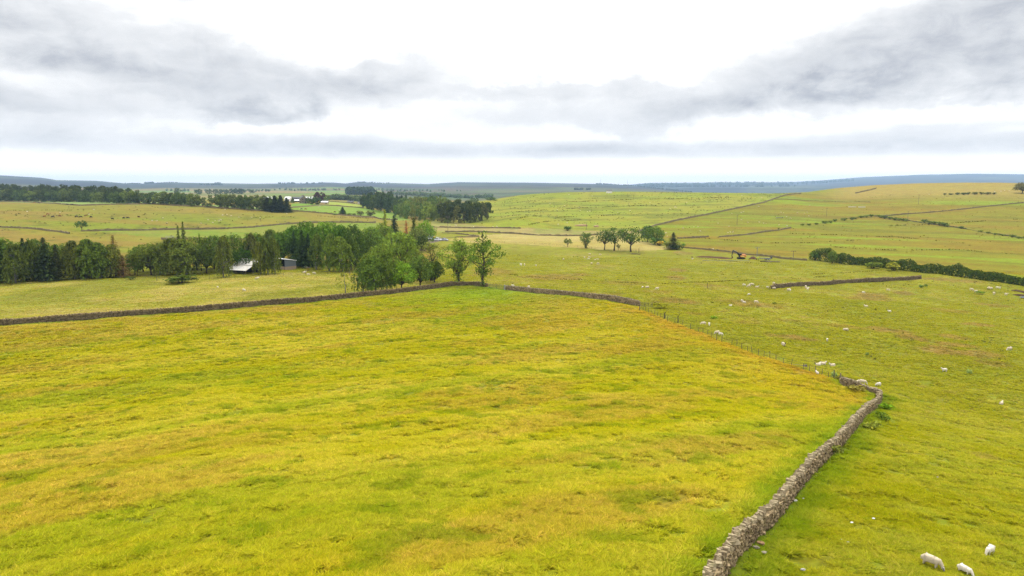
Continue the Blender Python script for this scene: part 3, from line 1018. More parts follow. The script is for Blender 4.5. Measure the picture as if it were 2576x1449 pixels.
def proto(kind):
    """(trunk mesh, crown mesh, half-width of the crown) of a unit-height tree, made once."""
    if kind in PROTO:
        return PROTO[kind]
    g = {
        'round_a': lambda: shape_round(1, .92, .08, .042, 75, 26),
        'round_b': lambda: shape_round(2, .80, .07, .042, 75, 28),
        'round_c': lambda: shape_round(3, 1.0, .08, .038, 80, 30, lean=.05),
        'round_d': lambda: shape_round(4, .66, .05, .042, 75, 25),
        'open_a': lambda: shape_round(5, 1.02, .22, .040, 44, 20, lean=-.05, gaps=.08, low=1.45),
        'open_b': lambda: shape_round(6, .98, .20, .040, 44, 19, gaps=.1, low=1.5),
        'thorn': lambda: shape_round(7, .95, .20, .065, 34, 11, low=1.5),
        'birch_a': lambda: shape_birch(11, .46, .024, 300),
        'birch_b': lambda: shape_birch(12, .54, .024, 340, lean=.07),
        'birch_c': lambda: shape_birch(13, .36, .026, 240, lean=.09),
        'birch_thin': lambda: shape_birch(14, .62, .026, 62, lean=.03),
        'spruce_a': lambda: shape_spruce(21, .46),
        'spruce_b': lambda: shape_spruce(22, .40, ragged=.35),
        'larch': lambda: shape_spruce(23, .50, .022, 24, ragged=.5),
        'wind_larch': lambda: shape_spruce(24, .30, .028, 20, .30, .7),
        'pine_a': lambda: shape_pine(31), 'pine_b': lambda: shape_pine(32, .7),
        'ash_spire': lambda: shape_ash(44, .62, .024, 1, .30, True, 26, spire=True),
        'ash_fork': lambda: shape_ash(42, .80, .026, 2, .25, True, 26),
        'ash_bare': lambda: shape_ash(43, .66, .020, 2, .62, True, 24),
        'bush_a': lambda: shape_bush(51), 'bush_b': lambda: shape_bush(52, .13, 7, 10),
        'far_round_a': lambda: shape_round(61, .95, .0, .052, 105, 13, seg=4, low=1.9),
        'far_round_b': lambda: shape_round(62, .85, .0, .052, 105, 12, seg=4, low=1.9),
        'far_round_c': lambda: shape_round(63, 1.05, .0, .052, 105, 14, seg=4, low=1.9),
        'far_spruce': lambda: shape_spruce(64, .50, .046, 30, seg=4),
        'far_pine': lambda: shape_pine(65, .7, .07, 4),
    }[kind]()
    limbs, (v, f) = g
    hw = float(np.percentile(np.abs(v[:, :2]).max(1), 97))
    bark = BARK_PALE if kind.startswith('birch') else BARK
    crown = mesh_np('crown_' + kind, v, f, LEAF, smooth=False)
    trunk = limbs.mesh('trunk_' + kind, bark, smooth=True)
    far = None
    if kind.startswith('far') and kind != 'far_pine':
        far = crown
    PROTO[kind] = (trunk, crown, hw, far)
    return PROTO[kind]


_trng = RS(7)


def LC(*c):
    """A leaf colour as it shows in the open -> base colour."""
    return tuple(float(q) for q in lin(c) * ALB * np.array((4.25, 3.75, 2.9)))


G_DARK, G_MID, G_OLIVE, G_BRIGHT, G_BLUE, G_BROWN, G_GREY = (58, 78, 30), (76, 102, 36), (84, 108, 44), (104, 146, 42), (54, 76, 44), (92, 64, 44), (80, 106, 50)


def tree(name, kind, u, v, h, w, color, label, cat='tree', group=None, rz=None, trunk_name='trunk', sink=.0, at=None, parts=True):
    """A tree or bush whose foot shows at (u, v); h and w are its height and width in the same frame units."""
    p = at or P(u, v)
    z = depth(p)
    H, Wd = h / F * z, w / F * z
    trunk, crown, hw, far = proto(kind)
    s = Wd * (1.16 if not kind.startswith(('bush', 'thorn', 'far')) else 1.0) / (2 * hw)
    rz = _trng.rand() * 6.283 if rz is None else rz
    k = 0.88 + .24 * _trng.rand()
    c = (*[q * k for q in LC(*color)], 1)
    if far is not None:
        o = put(name, far)
        o.location, o.rotation_euler, o.scale, o.color = p - Vector((0, 0, .13 * H)), (0, 0, rz), (s * 1.12, s * 1.12, H * 1.13), c
        return tag(o, label, cat, group)
    t = thing(name, label, cat, p, rz, group, (s, s, H))
    put('crown' if cat != 'bush' else 'foliage', crown, t).color = c
    if parts:
        put(trunk_name if cat != 'bush' else 'stem', trunk, t)
    return t


def stand(name, rows, group, place, word, cat='tree'):
    """A stand of trees of one kind: rows of (kind, u, v, h, w, color); labelled in order across the view."""
    order = sorted(range(len(rows)), key=lambda i: rows[i][1])
    for n, i in enumerate(order):
        kind, u, v, h, w, color = rows[i][:6]
        tree(name, kind, u, v, h, w, color, f'{word} {place}, {ordinal(n)} from the left' if len(rows) > 1 else f'{word} {place}', cat, group)


# --- the copse by the wall corner
tree('ash_tree', 'ash_spire', 1219, 721, 142, 70, (84, 112, 44), 'tall ragged ash with a thin bare top beside the green gate', rz=.4)
tree('ash_tree', 'ash_fork', 1154, 715, 116, 84, (92, 116, 48), 'forked ash with open limbs growing at the wall corner', rz=2.2)
tree('ash_tree', 'ash_bare', 1086, 706, 104, 62, (98, 112, 56), 'half bare ash with brownish sparse leaves above the dark ivy tree', rz=1.0)
tree('sycamore_tree', 'round_d', 1093, 711, 56, 46, G_DARK, 'squat dark ivy-clad tree just before the wall corner', rz=.3)
tree('sycamore_tree', 'round_b', 1057, 724, 84, 54, (74, 98, 44), 'rounded mid green tree at the right end of the copse')
tree('sycamore_tree', 'round_a', 1011, 730, 76, 66, (94, 130, 40), 'brightest green leafy tree low in the front of the copse')
tree('birch_tree', 'birch_b', 914, 735, 82, 52, G_GREY, 'drooping birch at the front end of the copse by the wall', rz=.5)
tree('birch_tree', 'birch_a', 944, 735, 92, 52, (80, 106, 44), 'second drooping birch standing against the field wall')
tree('birch_tree', 'birch_b', 973, 731, 98, 54, (84, 108, 44), 'third birch in front of the big willow in the copse')
tree('willow_tree', 'round_c', 1000, 706, 122, 112, (90, 114, 48), 'large olive willow filling the middle of the copse')
tree('willow_tree', 'round_c', 945, 700, 78, 60, (90, 112, 48), 'smaller olive willow at the back of the copse')
tree('rowan_tree', 'birch_thin', 869, 738, 54, 40, (120, 132, 56), 'slender see-through young tree alone left of the copse')
# --- the trees round the cottage
cot = 'round the old cottage'
tree('cypress_tree', 'spruce_a', 993, 622, 80, 36, (36, 58, 34), 'dark green conifer rising above the cottage trees', rz=.2)
tree('larch_tree', 'larch', 1023, 620, 66, 26, (128, 78, 56), 'dying red-brown conifer behind the cottage')
tree('cypress_tree', 'spruce_b', 1042, 622, 74, 30, (76, 90, 36), 'green conifer with a browning tip above the cottage')
tree('sycamore_tree', 'round_a', 1070, 622, 70, 46, (92, 128, 40), 'bright green sycamore beside the parked cars')
tree('sycamore_tree', 'round_d', 1062, 634, 46, 26, G_DARK, 'dark ivy-covered tree against the cottage gable', rz=1.2)
tree('willow_tree', 'round_b', 1052, 632, 60, 44, (88, 104, 54), 'brownish green tree leaning over the cottage roof')
tree('willow_tree', 'round_a', 965, 640, 82, 60, (88, 114, 46), 'olive tree at the back between barn wood and cottage')
tree('willow_tree', 'round_b', 1012, 660, 78, 60, (88, 114, 46), 'olive tree in front of the dark conifer by the cottage')
tree('larch_tree', 'wind_larch', 971, 640, 112, 26, (120, 136, 56), 'tall windswept pale larch poking above the wood')
tree('willow_tree', 'round_b', 935, 648, 80, 52, (78, 104, 42), 'mid green tree behind the barn wood end')
tree('sycamore_tree', 'round_d', 920, 668, 76, 44, G_DARK, 'dark tree above the grassy hollow in the wood')
# --- the wood behind the grey barn
bw = 'behind the grey barn'
stand('sycamore_tree', [('round_b', 715, 664, 84, 56, (62, 90, 32)), ('round_a', 745, 660, 96, 66, (60, 92, 30)), ('round_a', 786, 664, 104, 70, (68, 100, 34)), ('round_c', 826, 664, 108, 70, (80, 114, 36)),
                        ('round_b', 858, 668, 104, 58, (58, 88, 32)), ('round_d', 894, 672, 110, 48, (62, 86, 36)), ('round_a', 690, 656, 80, 62, (66, 90, 36)), ('round_c', 765, 652, 96, 74, (66, 94, 34)), ('round_a', 846, 656, 100, 70, (74, 104, 36)), ('round_b', 640, 668, 84, 60, (70, 94, 38))], 'sycamores behind the grey barn', bw, 'tall dark sycamore')
stand('birch_tree', [('birch_a', 656, 690, 82, 30, (84, 96, 42)), ('birch_c', 674, 690, 92, 28, (80, 98, 38)), ('birch_a', 692, 689, 90, 28, (76, 92, 38)), ('birch_c', 796, 678, 88, 36, (72, 92, 40)),
                     ('birch_b', 829, 682, 94, 42, (82, 106, 40)), ('birch_a', 862, 684, 88, 46, (86, 108, 42)), ('birch_b', 884, 680, 84, 38, (70, 92, 40))], 'birches round the barns', 'standing near the grey barn', 'slim drooping birch')
stand('spruce_tree', [('spruce_a', 762, 672, 92, 44, G_BLUE), ('spruce_b', 778, 672, 84, 36, (50, 70, 48)), ('spruce_a', 742, 666, 84, 34, (48, 70, 40))], 'spruces behind the barn', bw, 'blue-green spruce')
stand('birch_tree', [('birch_c', 634, 672, 84, 30, (80, 90, 48)), ('birch_b', 683, 660, 82, 40, (80, 100, 50)), ('birch_c', 660, 664, 72, 34, (82, 92, 50))], 'birches at the back of the wood', 'rising behind the tin shed', 'greyish birch')
tree('sycamore_tree', 'round_a', 612, 684, 62, 56, (42, 66, 24), 'dark rounded tree behind the tin shed')
tree('birch_tree', 'birch_a', 563, 698, 104, 36, (80, 94, 46), 'lone birch in the open beside the tin shed', rz=.8)
# --- the wood in the middle distance on the left
ml = 'in the middle wood'
stand('sycamore_tree', [('round_b', 340, 692, 58, 36, (78, 94, 46)), ('round_b', 380, 692, 82, 58, (74, 90, 38)), ('round_a', 420, 684, 84, 62, (78, 90, 44)), ('round_a', 520, 688, 82, 66, (62, 80, 34)),
                        ('round_b', 552, 684, 70, 48, (58, 78, 36)), ('round_c', 495, 678, 84, 66, (80, 98, 42)), ('round_a', 360, 684, 72, 60, (76, 98, 40)), ('round_b', 540, 676, 86, 60, (68, 92, 36)), ('round_c', 585, 672, 84, 60, (70, 92, 38)), ('round_a', 460, 680, 82, 70, (82, 96, 44))], 'broadleaves of the middle wood', ml, 'mixed green broadleaf')
stand('birch_tree', [('birch_b', 446, 692, 92, 66, (88, 104, 48)), ('birch_a', 470, 692, 90, 56, (84, 102, 46)), ('birch_a', 405, 692, 78, 44, (86, 104, 48))], 'birches of the middle wood', ml, 'olive brown birch')
tree('larch_tree', 'wind_larch', 455, 686, 118, 20, (74, 90, 42), 'shorter of two thin windblown larches above the wood')
tree('larch_tree', 'wind_larch', 468, 688, 130, 24, (76, 92, 44), 'taller of two thin windblown larches above the wood')
tree('larch_tree', 'wind_larch', 507, 684, 96, 16, (76, 102, 40), 'small pointed treetop right of the two larches')
# --- the plantation at the left edge
stand('spruce_tree', [('spruce_a', -40, 706, 104, 54, G_DARK), ('spruce_b', 6, 710, 104, 50, (50, 68, 32)), ('spruce_b', 66, 704, 104, 46, (44, 62, 32)), ('spruce_a', 118, 706, 108, 54, (48, 64, 38)),
                      ('spruce_b', 146, 704, 88, 46, (62, 72, 40)), 
                      ('spruce_a', 212, 698, 80, 46, (72, 84, 38))], 'plantation spruces', 'in the plantation by the mown field', 'dark shaggy spruce')
stand('birch_tree', [('birch_b', 188, 702, 96, 46, (78, 90, 40)), ('birch_a', 40, 712, 98, 50, (74, 90, 40)), ('birch_b', 90, 706, 100, 44, (70, 86, 38)), ('birch_b', 232, 700, 98, 62, (78, 100, 42)), ('birch_a', 256, 700, 90, 54, (76, 98, 40)), ('birch_b', 278, 698, 82, 46, (92, 104, 48))], 'birches along the plantation edge', 'along the plantation front', 'soft olive birch')
stand('sycamore_tree', [('round_a', -70, 690, 98, 70, (70, 94, 36)), ('round_b', 12, 692, 96, 60, (74, 98, 36)), ('round_d', 92, 690, 92, 50, (60, 84, 36)), ('round_a', 52, 690, 84, 60, (76, 98, 38)), ('round_b', 205, 690, 74, 56, (64, 88, 36)), ('round_a', 130, 690, 84, 66, (66, 90, 36)), ('round_c', 165, 692, 80, 66, (72, 94, 38)), ('round_d', 30, 700, 92, 50, (62, 86, 36)), ('round_d', 104, 702, 84, 46, (64, 84, 36)), ('round_a', 250, 688, 78, 66, (70, 90, 38))], 'broadleaves behind the plantation', 'at the back of the plantation', 'green broadleaf')
tree('larch_tree', 'larch', 292, 696, 104, 56, (84, 74, 44), 'brown-needled conifer ending the plantation')
tree('larch_tree', 'larch', 312, 698, 56, 40, (84, 72, 50), 'low brown dead-looking conifer beside the gap between woods')
stand('thorn_tree', [('thorn', 326, 694, 40, 26, (70, 100, 36)), ('thorn', 346, 694, 38, 24, (74, 100, 40))], 'small trees in the gap', 'in the gap between the two woods', 'small thin tree', 'tree')
tree('gorse_bush', 'bush_a', 456, 712, 20, 74, (66, 84, 36), 'wide low dark bush lying in the mown field', 'bush')
tree('elder_bush', 'bush_b', 328, 703, 9, 26, (76, 90, 48), 'low bush at the foot of the brown conifer', 'bush')
tree('elder_bush', 'bush_b', 434, 706, 6, 12, (84, 96, 48), 'tiny bush left of the wide dark bush', 'bush')
tree('hawthorn_tree', 'thorn', 206, 580, 26, 30, (48, 74, 38), 'single dark hawthorn at the end of the moor wall', 'tree')

# --- the clump and thorns by the straw field
tree('hawthorn_tree', 'thorn', 1428, 621, 22, 22, (74, 94, 40), 'smallest round hawthorn left of the tree clump')
tree('hawthorn_tree', 'ash_fork', 1474, 624, 40, 30, (72, 96, 44), 'two-tiered thorn between the small hawthorn and the clump', rz=.5)
tree('oak_tree', 'open_b', 1521, 628, 50, 42, (62, 84, 36), 'shortest of three broad trees in the clump', rz=.2)
tree('oak_tree', 'open_a', 1545, 630, 60, 60, (62, 86, 36), 'broad tree with a leaning trunk in the middle of the clump', rz=2.9)
tree('oak_tree', 'open_b', 1587, 633, 63, 62, (64, 88, 38), 'spreading tree at the right of the clump', rz=4.0)
tree('hawthorn_tree', 'thorn', 1555, 630, 17, 11, (70, 90, 40), 'little sapling standing between two clump trunks')
tree('sycamore_tree', 'round_d', 1629, 608, 42, 30, (48, 78, 34), 'dark green tree at the foot of the hill wall')
tree('sycamore_tree', 'round_a', 1647, 613, 46, 42, (78, 104, 44), 'round paler tree beside the hill wall')
tree('pine_tree', 'spruce_b', 1693, 627, 42, 34, (74, 84, 46), 'ragged brownish pine beside the field wall')
tree('hawthorn_bush', 'bush_a', 1655, 616, 20, 36, (60, 88, 40), 'dark rounded bush below the round tree', 'bush')
tree('gorse_bush', 'bush_b', 1659, 618, 13, 22, (148, 138, 60), 'golden brown bush among the dark ones', 'bush')
tree('hawthorn_bush', 'bush_b', 1677, 622, 14, 18, (96, 112, 52), 'pale bush touching the ragged pine', 'bush')
tree('hawthorn_bush', 'bush_a', 1702, 628, 14, 30, (66, 88, 46), 'low bush spreading under the ragged pine', 'bush')
tree('elder_bush', 'bush_b', 1719, 621, 10, 11, (90, 122, 58), 'small grey-green bush behind the field wall end', 'bush')
tree('hawthorn_bush', 'bush_a', 1428, 580, 12, 22, (70, 96, 52), 'round bush alone at the foot of the green hill', 'bush')

# --- the far belt on the upper left
rb = RS(99)
belt_back, belt_front = [], []
for i in range(26):
    u = -30 + i * 14.6 + rb.randn() * 3
    belt_back.append((('far_round_a', 'far_round_b', 'far_round_c')[i % 3], u, 503 + max(0, u) * .012 + rb.rand() * 2, 36 + rb.rand() * 7 - (6 if u > 300 else 0) - (3 if abs(u - 75) < 16 else 0), 38 + rb.rand() * 9, ((46, 60, 34), (56, 68, 36), (52, 64, 40))[i % 3]))
for i in range(46):
    u = -26 + i * 16.0 + rb.randn() * 3
    if 516 < u < 541:
        continue
    base = np.interp(u, [0, 200, 400, 560, 720], [507, 508, 514, 523, 533])
    h = 27 + rb.rand() * 8 + (6 if u > 560 else 0)
    belt_front.append((('far_round_b', 'far_round_a', 'far_round_c')[i % 3], u, base, h, 31 + rb.rand() * 9, ((66, 86, 46), (58, 76, 42), (84, 102, 54), (70, 84, 44), (54, 70, 38))[i % 5]))
stand('belt_tree', belt_back, 'taller trees at the back of the moor belt', 'at the back of the moor belt', 'tall dark tree')
stand('belt_tree', belt_front, 'front trees of the moor belt', 'along the front of the moor belt', 'leafy tree')
stand('spruce_tree', [('far_spruce', 673, 531, 34, 28, (54, 66, 42)), ('far_spruce', 692, 533, 40, 30, (44, 56, 36)), ('far_spruce', 707, 534, 42, 30, (44, 58, 36)), ('far_spruce', 722, 534, 36, 26, (46, 60, 38))], 'spruces by the farm', 'at the belt end nearest the farm', 'dense dark spruce')
stand('field_tree', [('far_round_a', 447, 490, 18, 16, (74, 90, 56)), ('far_round_b', 500, 489, 14, 16, (64, 84, 44)), ('far_round_c', 527, 489, 14, 14, (70, 88, 56)), ('far_round_a', 543, 489, 14, 14, (76, 90, 64)), ('far_round_a', 556, 488, 12, 12, (60, 80, 50)),
                     ('far_round_b', 569, 488, 12, 12, (62, 80, 50)), ('far_round_c', 584, 488, 14, 18, (54, 72, 44)), ('far_round_a', 597, 488, 15, 18, (54, 72, 44)), ('far_round_b', 609, 488, 14, 14, (54, 72, 44)), ('far_round_a', 634, 486, 8, 14, (64, 82, 60))],
      'trees in the green fields beyond the belt', 'in bright fields beyond the belt', 'small field tree')
# --- farm trees
tree('copper_beech', 'far_round_a', 803, 509, 27, 25, (58, 36, 44), 'dark purple copper beech above the farmhouse')
tree('sycamore_tree', 'far_round_b', 818, 508, 19, 20, (66, 88, 42), 'green tree under the copper beech')
tree('sycamore_tree', 'far_round_c', 782, 514, 20, 24, (56, 80, 42), 'green tree hiding the farmhouse front')
tree('sycamore_tree', 'far_round_a', 797, 515, 20, 24, (50, 72, 42), 'dark tree right of the farmhouse front')
tree('cypress_tree', 'far_spruce', 736, 510, 13, 11, (78, 98, 48), 'small conical tree in the farmyard')
tree('cypress_tree', 'far_spruce', 862, 541, 20, 20, (56, 78, 40), 'dark cone-topped tree on the farm field edge')
stand('hawthorn_bush', [('bush_a', 842, 541, 4, 12, (84, 104, 56)), ('bush_b', 878, 543, 7, 14, (82, 100, 54)), ('bush_b', 890, 543, 6, 10, (76, 90, 56)), ('bush_b', 893, 544, 8, 9, (92, 106, 60)), ('bush_a', 907, 543, 14, 18, (86, 96, 56)), ('bush_a', 932, 545, 15, 26, (82, 92, 54))], 'bushes along the farm field wall', 'along the farm field wall', 'greyish round bush', 'bush')
# --- the wooded gully in the middle
gl = 'in the wooded gully'
rows = []
for (u, v, h, w) in [(918, 522, 26, 18), (932, 526, 34, 24), (950, 530, 38, 28), (968, 533, 40, 28), (984, 535, 38, 26), (1000, 538, 32, 24), (944, 520, 34, 24), (974, 520, 34, 24), (926, 518, 30, 20), (958, 524, 36, 22)]:
    rows.append((('far_round_a', 'far_round_b', 'far_round_c')[len(rows) % 3], u, v, h * 1.14, w * 1.35, ((46, 62, 34), (52, 72, 38), (60, 76, 40))[len(rows) % 3]))
stand('gully_tree', rows, 'dark trees at the head of the gully', 'at the head of the wooded gully', 'dark leafy tree')
stand('spruce_tree', [('far_spruce', 954, 514, 31, 20, (52, 70, 42)), ('far_spruce', 964, 514, 32, 20, (50, 68, 40)), ('far_spruce', 985, 516, 36, 20, (52, 70, 44)), ('far_spruce', 999, 518, 27, 20, (50, 70, 44)), ('far_spruce', 1011, 520, 28, 20, (50, 68, 42)), ('far_spruce', 1022, 521, 29, 19, (62, 82, 48)), ('far_spruce', 1006, 524, 29, 20, (48, 66, 40))],
      'spruces of the gully', 'rising from the gully trees', 'pointed spruce')
rows = []
cols = ((84, 104, 54), (78, 104, 46), (90, 102, 54), (70, 94, 46), (98, 118, 54))
for (u, v, h, w) in [(1014, 548, 34, 22), (1030, 550, 34, 22), (1046, 553, 36, 24), (1062, 555, 32, 20), (1078, 556, 36, 24), (1095, 556, 32, 22), (1044, 540, 34, 22), (1064, 540, 40, 26), (1086, 538, 38, 26), (1024, 538, 30, 22),
                     (1104, 544, 40, 26), (1074, 528, 30, 24), (1056, 530, 32, 22), (1094, 526, 30, 22), (1108, 528, 32, 24), (1120, 540, 36, 26), (1004, 545, 30, 20), (1036, 546, 34, 24), (1054, 548, 34, 24), (1076, 547, 36, 24), (1098, 550, 36, 24), (1016, 532, 32, 24), (1040, 530, 32, 24), (1084, 530, 34, 26), (1128, 550, 40, 24)]:
    rows.append((('far_round_a', 'far_round_b', 'far_round_c')[len(rows) % 3], u, v, h * 1.14, w * 1.35, cols[len(rows) % 5]))
stand('gully_tree', rows, 'olive trees in the middle of the gully', 'midway down the wooded gully', 'olive tree')
rows = []
for (u, v, h, w) in [(1112, 558, 42, 24), (1126, 559, 46, 26), (1140, 560, 46, 26), (1156, 561, 40, 24), (1168, 561, 38, 24), (1182, 560, 42, 22), (1197, 558, 42, 24), (1212, 555, 40, 24), (1226, 552, 38, 22), (1134, 552, 44, 26), (1150, 552, 44, 24), (1118, 552, 42, 24), (1166, 556, 40, 26), (1188, 554, 38, 24), (1204, 552, 38, 24), (1218, 548, 36, 22), (1176, 550, 40, 24)]:
    rows.append((('far_pine', 'far_round_b', 'far_pine', 'far_round_a')[len(rows) % 4], u, v, h * 1.14, w * 1.35, ((52, 66, 40), (60, 72, 42), (56, 70, 40), (76, 84, 52))[len(rows) % 4]))
stand('gully_pine', rows, 'pines at the foot of the gully', 'at the gully foot below the hill', 'dark pine')
stand('hawthorn_bush', [('bush_a', 1042, 556, 12, 20, (94, 92, 58)), ('bush_a', 1112, 560, 13, 22, (96, 100, 60)), ('bush_b', 1126, 561, 9, 18, (88, 108, 54))], 'bushes before the gully wood', 'in front of the gully wood', 'dull round bush', 'bush')
stand('field_tree', [('far_round_b', 1119, 510, 14, 16, (68, 92, 54)), ('far_round_a', 1155, 513, 14, 12, (72, 90, 54)), ('far_round_c', 1194, 510, 13, 22, (70, 92, 56)), ('far_round_b', 1234, 504, 9, 24, (72, 96, 54))], 'trees behind the hill shoulder', 'behind the green hill shoulder', 'single field tree')
tree('oak_tree', 'round_b', 2572, 486, 28, 34, (92, 96, 58), 'lone tree on the skyline at the right edge')
tree('hawthorn_bush', 'bush_a', 1246, 505, 3, 14, (96, 116, 56), 'low scrub at the top of the green hill shoulder', 'bush')
# ------------------------------------------------------------------ drystone walls
def world_path(pts, step):
    w = [P(*p) if not isinstance(p, Vector) else p for p in pts]
    xy = np.array([(p.x, p.y) for p in w])
    d = np.concatenate([[0], np.cumsum(np.hypot(*np.diff(xy, axis=0).T))])
    n = max(2, int(d[-1] / step) + 1)
    s = np.linspace(0, d[-1], n)
    x, y = np.interp(s, d, xy[:, 0]), np.interp(s, d, xy[:, 1])
    # soften the corners a little
    return x, y, s


CUBE = np.array([(-1, -1, -1), (1, -1, -1), (1, 1, -1), (-1, 1, -1), (-1, -1, 1), (1, -1, 1), (1, 1, 1), (-1, 1, 1)], float) * .5
CUBE_F = np.array([(3, 2, 1, 0), (4, 5, 6, 7), (0, 1, 5, 4), (1, 2, 6, 5), (2, 3, 7, 6), (3, 0, 4, 7)])


def stones(cx, cy_, cz, yaw, size, rng, jit=.16, tilt=.12, roll=None):
    n = len(cx)
    v = CUBE[None] * (1 + jit * 1.5 * rng.randn(n, 8, 3) * .5)
    v = v * size[:, None, :]
    a = tilt * rng.randn(n) if roll is None else roll
    ca, sa = np.cos(a)[:, None], np.sin(a)[:, None]
    X, Z = v[..., 0] * ca - v[..., 2] * sa, v[..., 0] * sa + v[..., 2] * ca
    v = np.stack([X, v[..., 1], Z], -1)
    yy = yaw + tilt * rng.randn(n)
    c, s_ = np.cos(yy)[:, None], np.sin(yy)[:, None]
    V = np.stack([v[..., 0] * c - v[..., 1] * s_ + cx[:, None], v[..., 0] * s_ + v[..., 1] * c + cy_[:, None], v[..., 2] + cz[:, None]], -1)
    f = (CUBE_F[None] + (np.arange(n) * 8)[:, None, None]).reshape(-1, 4)
    return V.reshape(-1, 3), f


def offs(x, y):
    tx, ty = np.gradient(x), np.gradient(y)
    L = np.hypot(tx, ty) + 1e-9
    return tx / L, ty / L


def drystone_wall(pts, label, h=1.25, thick=.62, stone=.34, seed=0, taper=.3, mats=(None, None), gaps=(), cope=.26, group='drystone walls', rough=0.0):
    rng = RS(seed)
    x, y, s = world_path(pts, .25)
    mid = len(x) // 2
    base = Vector((x[mid], y[mid], zat(x[mid], y[mid])))
    root = thing('drystone_wall', label, 'wall', base, group=group)
    tx, ty = offs(x, y)
    gz = ground_z(x, y)
    hh = h * (1 + .10 * (fbm(s / 6.0, s * 0 + seed, 5, 3) - .5) * 2 + rough * (vnoise(s / 2.2, s * 0 + seed * 3.3, 9) - .6))
    course = stone * .62
    nco = max(3, int(round((h - cope) / course)))
    V, Fq, n0 = [], [], 0
    L = s[-1]
    def addm(v, f):
        nonlocal n0
        V.append(v); Fq.append(f + n0); n0 += len(v)
    for side in (-1, 1):
        for c in range(nco):
            k = int(L / (stone * .92))
            ss = (np.arange(k) + .5 + (.5 if c % 2 else 0) + .25 * rng.randn(k)) * L / k
            ss = np.clip(ss, 0, L)
            fr = (c + .5) / nco
            hx = np.interp(ss, s, hh) - cope
            keep = np.ones(k, bool)
            px, py = np.interp(ss, s, x), np.interp(ss, s, y)
            ox, oy = np.interp(ss, s, -ty), np.interp(ss, s, tx)
            d = side * (thick / 2 * (1 - taper * fr) - .13 + .045 * rng.randn(k))
            size = np.stack([stone * (.75 + .5 * rng.rand(k)), .26 + .1 * rng.rand(k), hx / nco * (.82 + .26 * rng.rand(k))], 1)
            yaw = np.arctan2(np.interp(ss, s, ty), np.interp(ss, s, tx))
            z = np.interp(ss, s, gz) + hx * fr
            v, f = stones((px + ox * d)[keep], (py + oy * d)[keep], z[keep], yaw[keep], size[keep], rng)
            addm(v, f)
    # hearting: fills the middle so that no light comes through
    n = len(x)
    prof = [(-.5, -.25), (-.36, .86), (.36, .86), (.5, -.25)]
    cv = np.concatenate([np.stack([x - ty * a * (thick - .22), y + tx * a * (thick - .22), gz + b * (hh - cope) if b > 0 else gz + b], 1) for a, b in prof])
    cf = []
    for q in range(3):
        i = np.arange(n - 1)
        cf.append(np.stack([q * n + i, q * n + i + 1, (q + 1) * n + i + 1, (q + 1) * n + i], 1))
    addm(cv, np.concatenate(cf))
    off = np.array(base)
    m1, m2 = mats[0] or STONE, mats[1] or STONE_COPE
    put('stonework', mesh_np('stonework', np.concatenate(V) - off, np.concatenate(Fq), m1), root)
    # coping: slabs set on edge, leaning one way
    k = int(L / (.12 if stone < .4 else .26))
    ss = (np.arange(k) + .5 + .3 * rng.randn(k)) * L / k
    ss = np.clip(ss, .05, L - .05)
    px, py = np.interp(ss, s, x), np.interp(ss, s, y)
    yaw = np.arctan2(np.interp(ss, s, ty), np.interp(ss, s, tx))
    th = (.06 + .07 * rng.rand(k)) * (1 if stone < .4 else 1.8)
    size = np.stack([th * 1.35, thick * (.36 + .34 * rng.rand(k)), cope * (.75 + .5 * rng.rand(k))], 1)
    lat = .16 * thick * rng.randn(k)
    px, py = px - np.sin(yaw) * lat, py + np.cos(yaw) * lat
    z = np.interp(ss, s, gz) + np.interp(ss, s, hh) - cope * .5 + .035 * rng.randn(k)
    v, f = stones(px, py, z, yaw, size, rng, .30, .40, roll=.2 + .3 * rng.randn(k))
    put('coping', mesh_np('coping', v - off, f, m2), root)
    return root


def far_wall(pts, label, h=1.35, thick=.6, seed=0, group='far field walls', mat=None, gappy=0.0):
    """A wall too far off to show its stones: one jagged-topped mesh."""
    rng = RS(seed)
    x, y, s = world_path(pts, 1.2)
    tx, ty = offs(x, y)
    gz = ground_z(x, y)
    n = len(x)
    hh = .72 * h * (1 + .16 * rng.randn(n) + .5 * (fbm(s / 14., s * 0 + seed, 3, 3) - .5))
    if gappy:
        hh *= np.where(vnoise(s / 9., s * 0 + 5 + seed, 4) < gappy, .35, 1.0)
    prof = [(-.5, -1), (-.34, 1), (.34, 1), (.5, -1)]
    mid = n // 2
    base = np.array((x[mid], y[mid], gz[mid]))
    cv = np.concatenate([np.stack([x - ty * a * thick, y + tx * a * thick, np.where(b > 0, gz + hh, gz - .8)], 1) for a, b in prof]) - base
    i = np.arange(n - 1)
    cf = np.concatenate([np.stack([q * n + i, q * n + i + 1, (q + 1) * n + i + 1, (q + 1) * n + i], 1) for q in range(3)])
    o = put('field_wall', mesh_np('field_wall', cv, cf, mat or STONE_FAR), loc=base)
    return tag(o, label, 'wall', group)


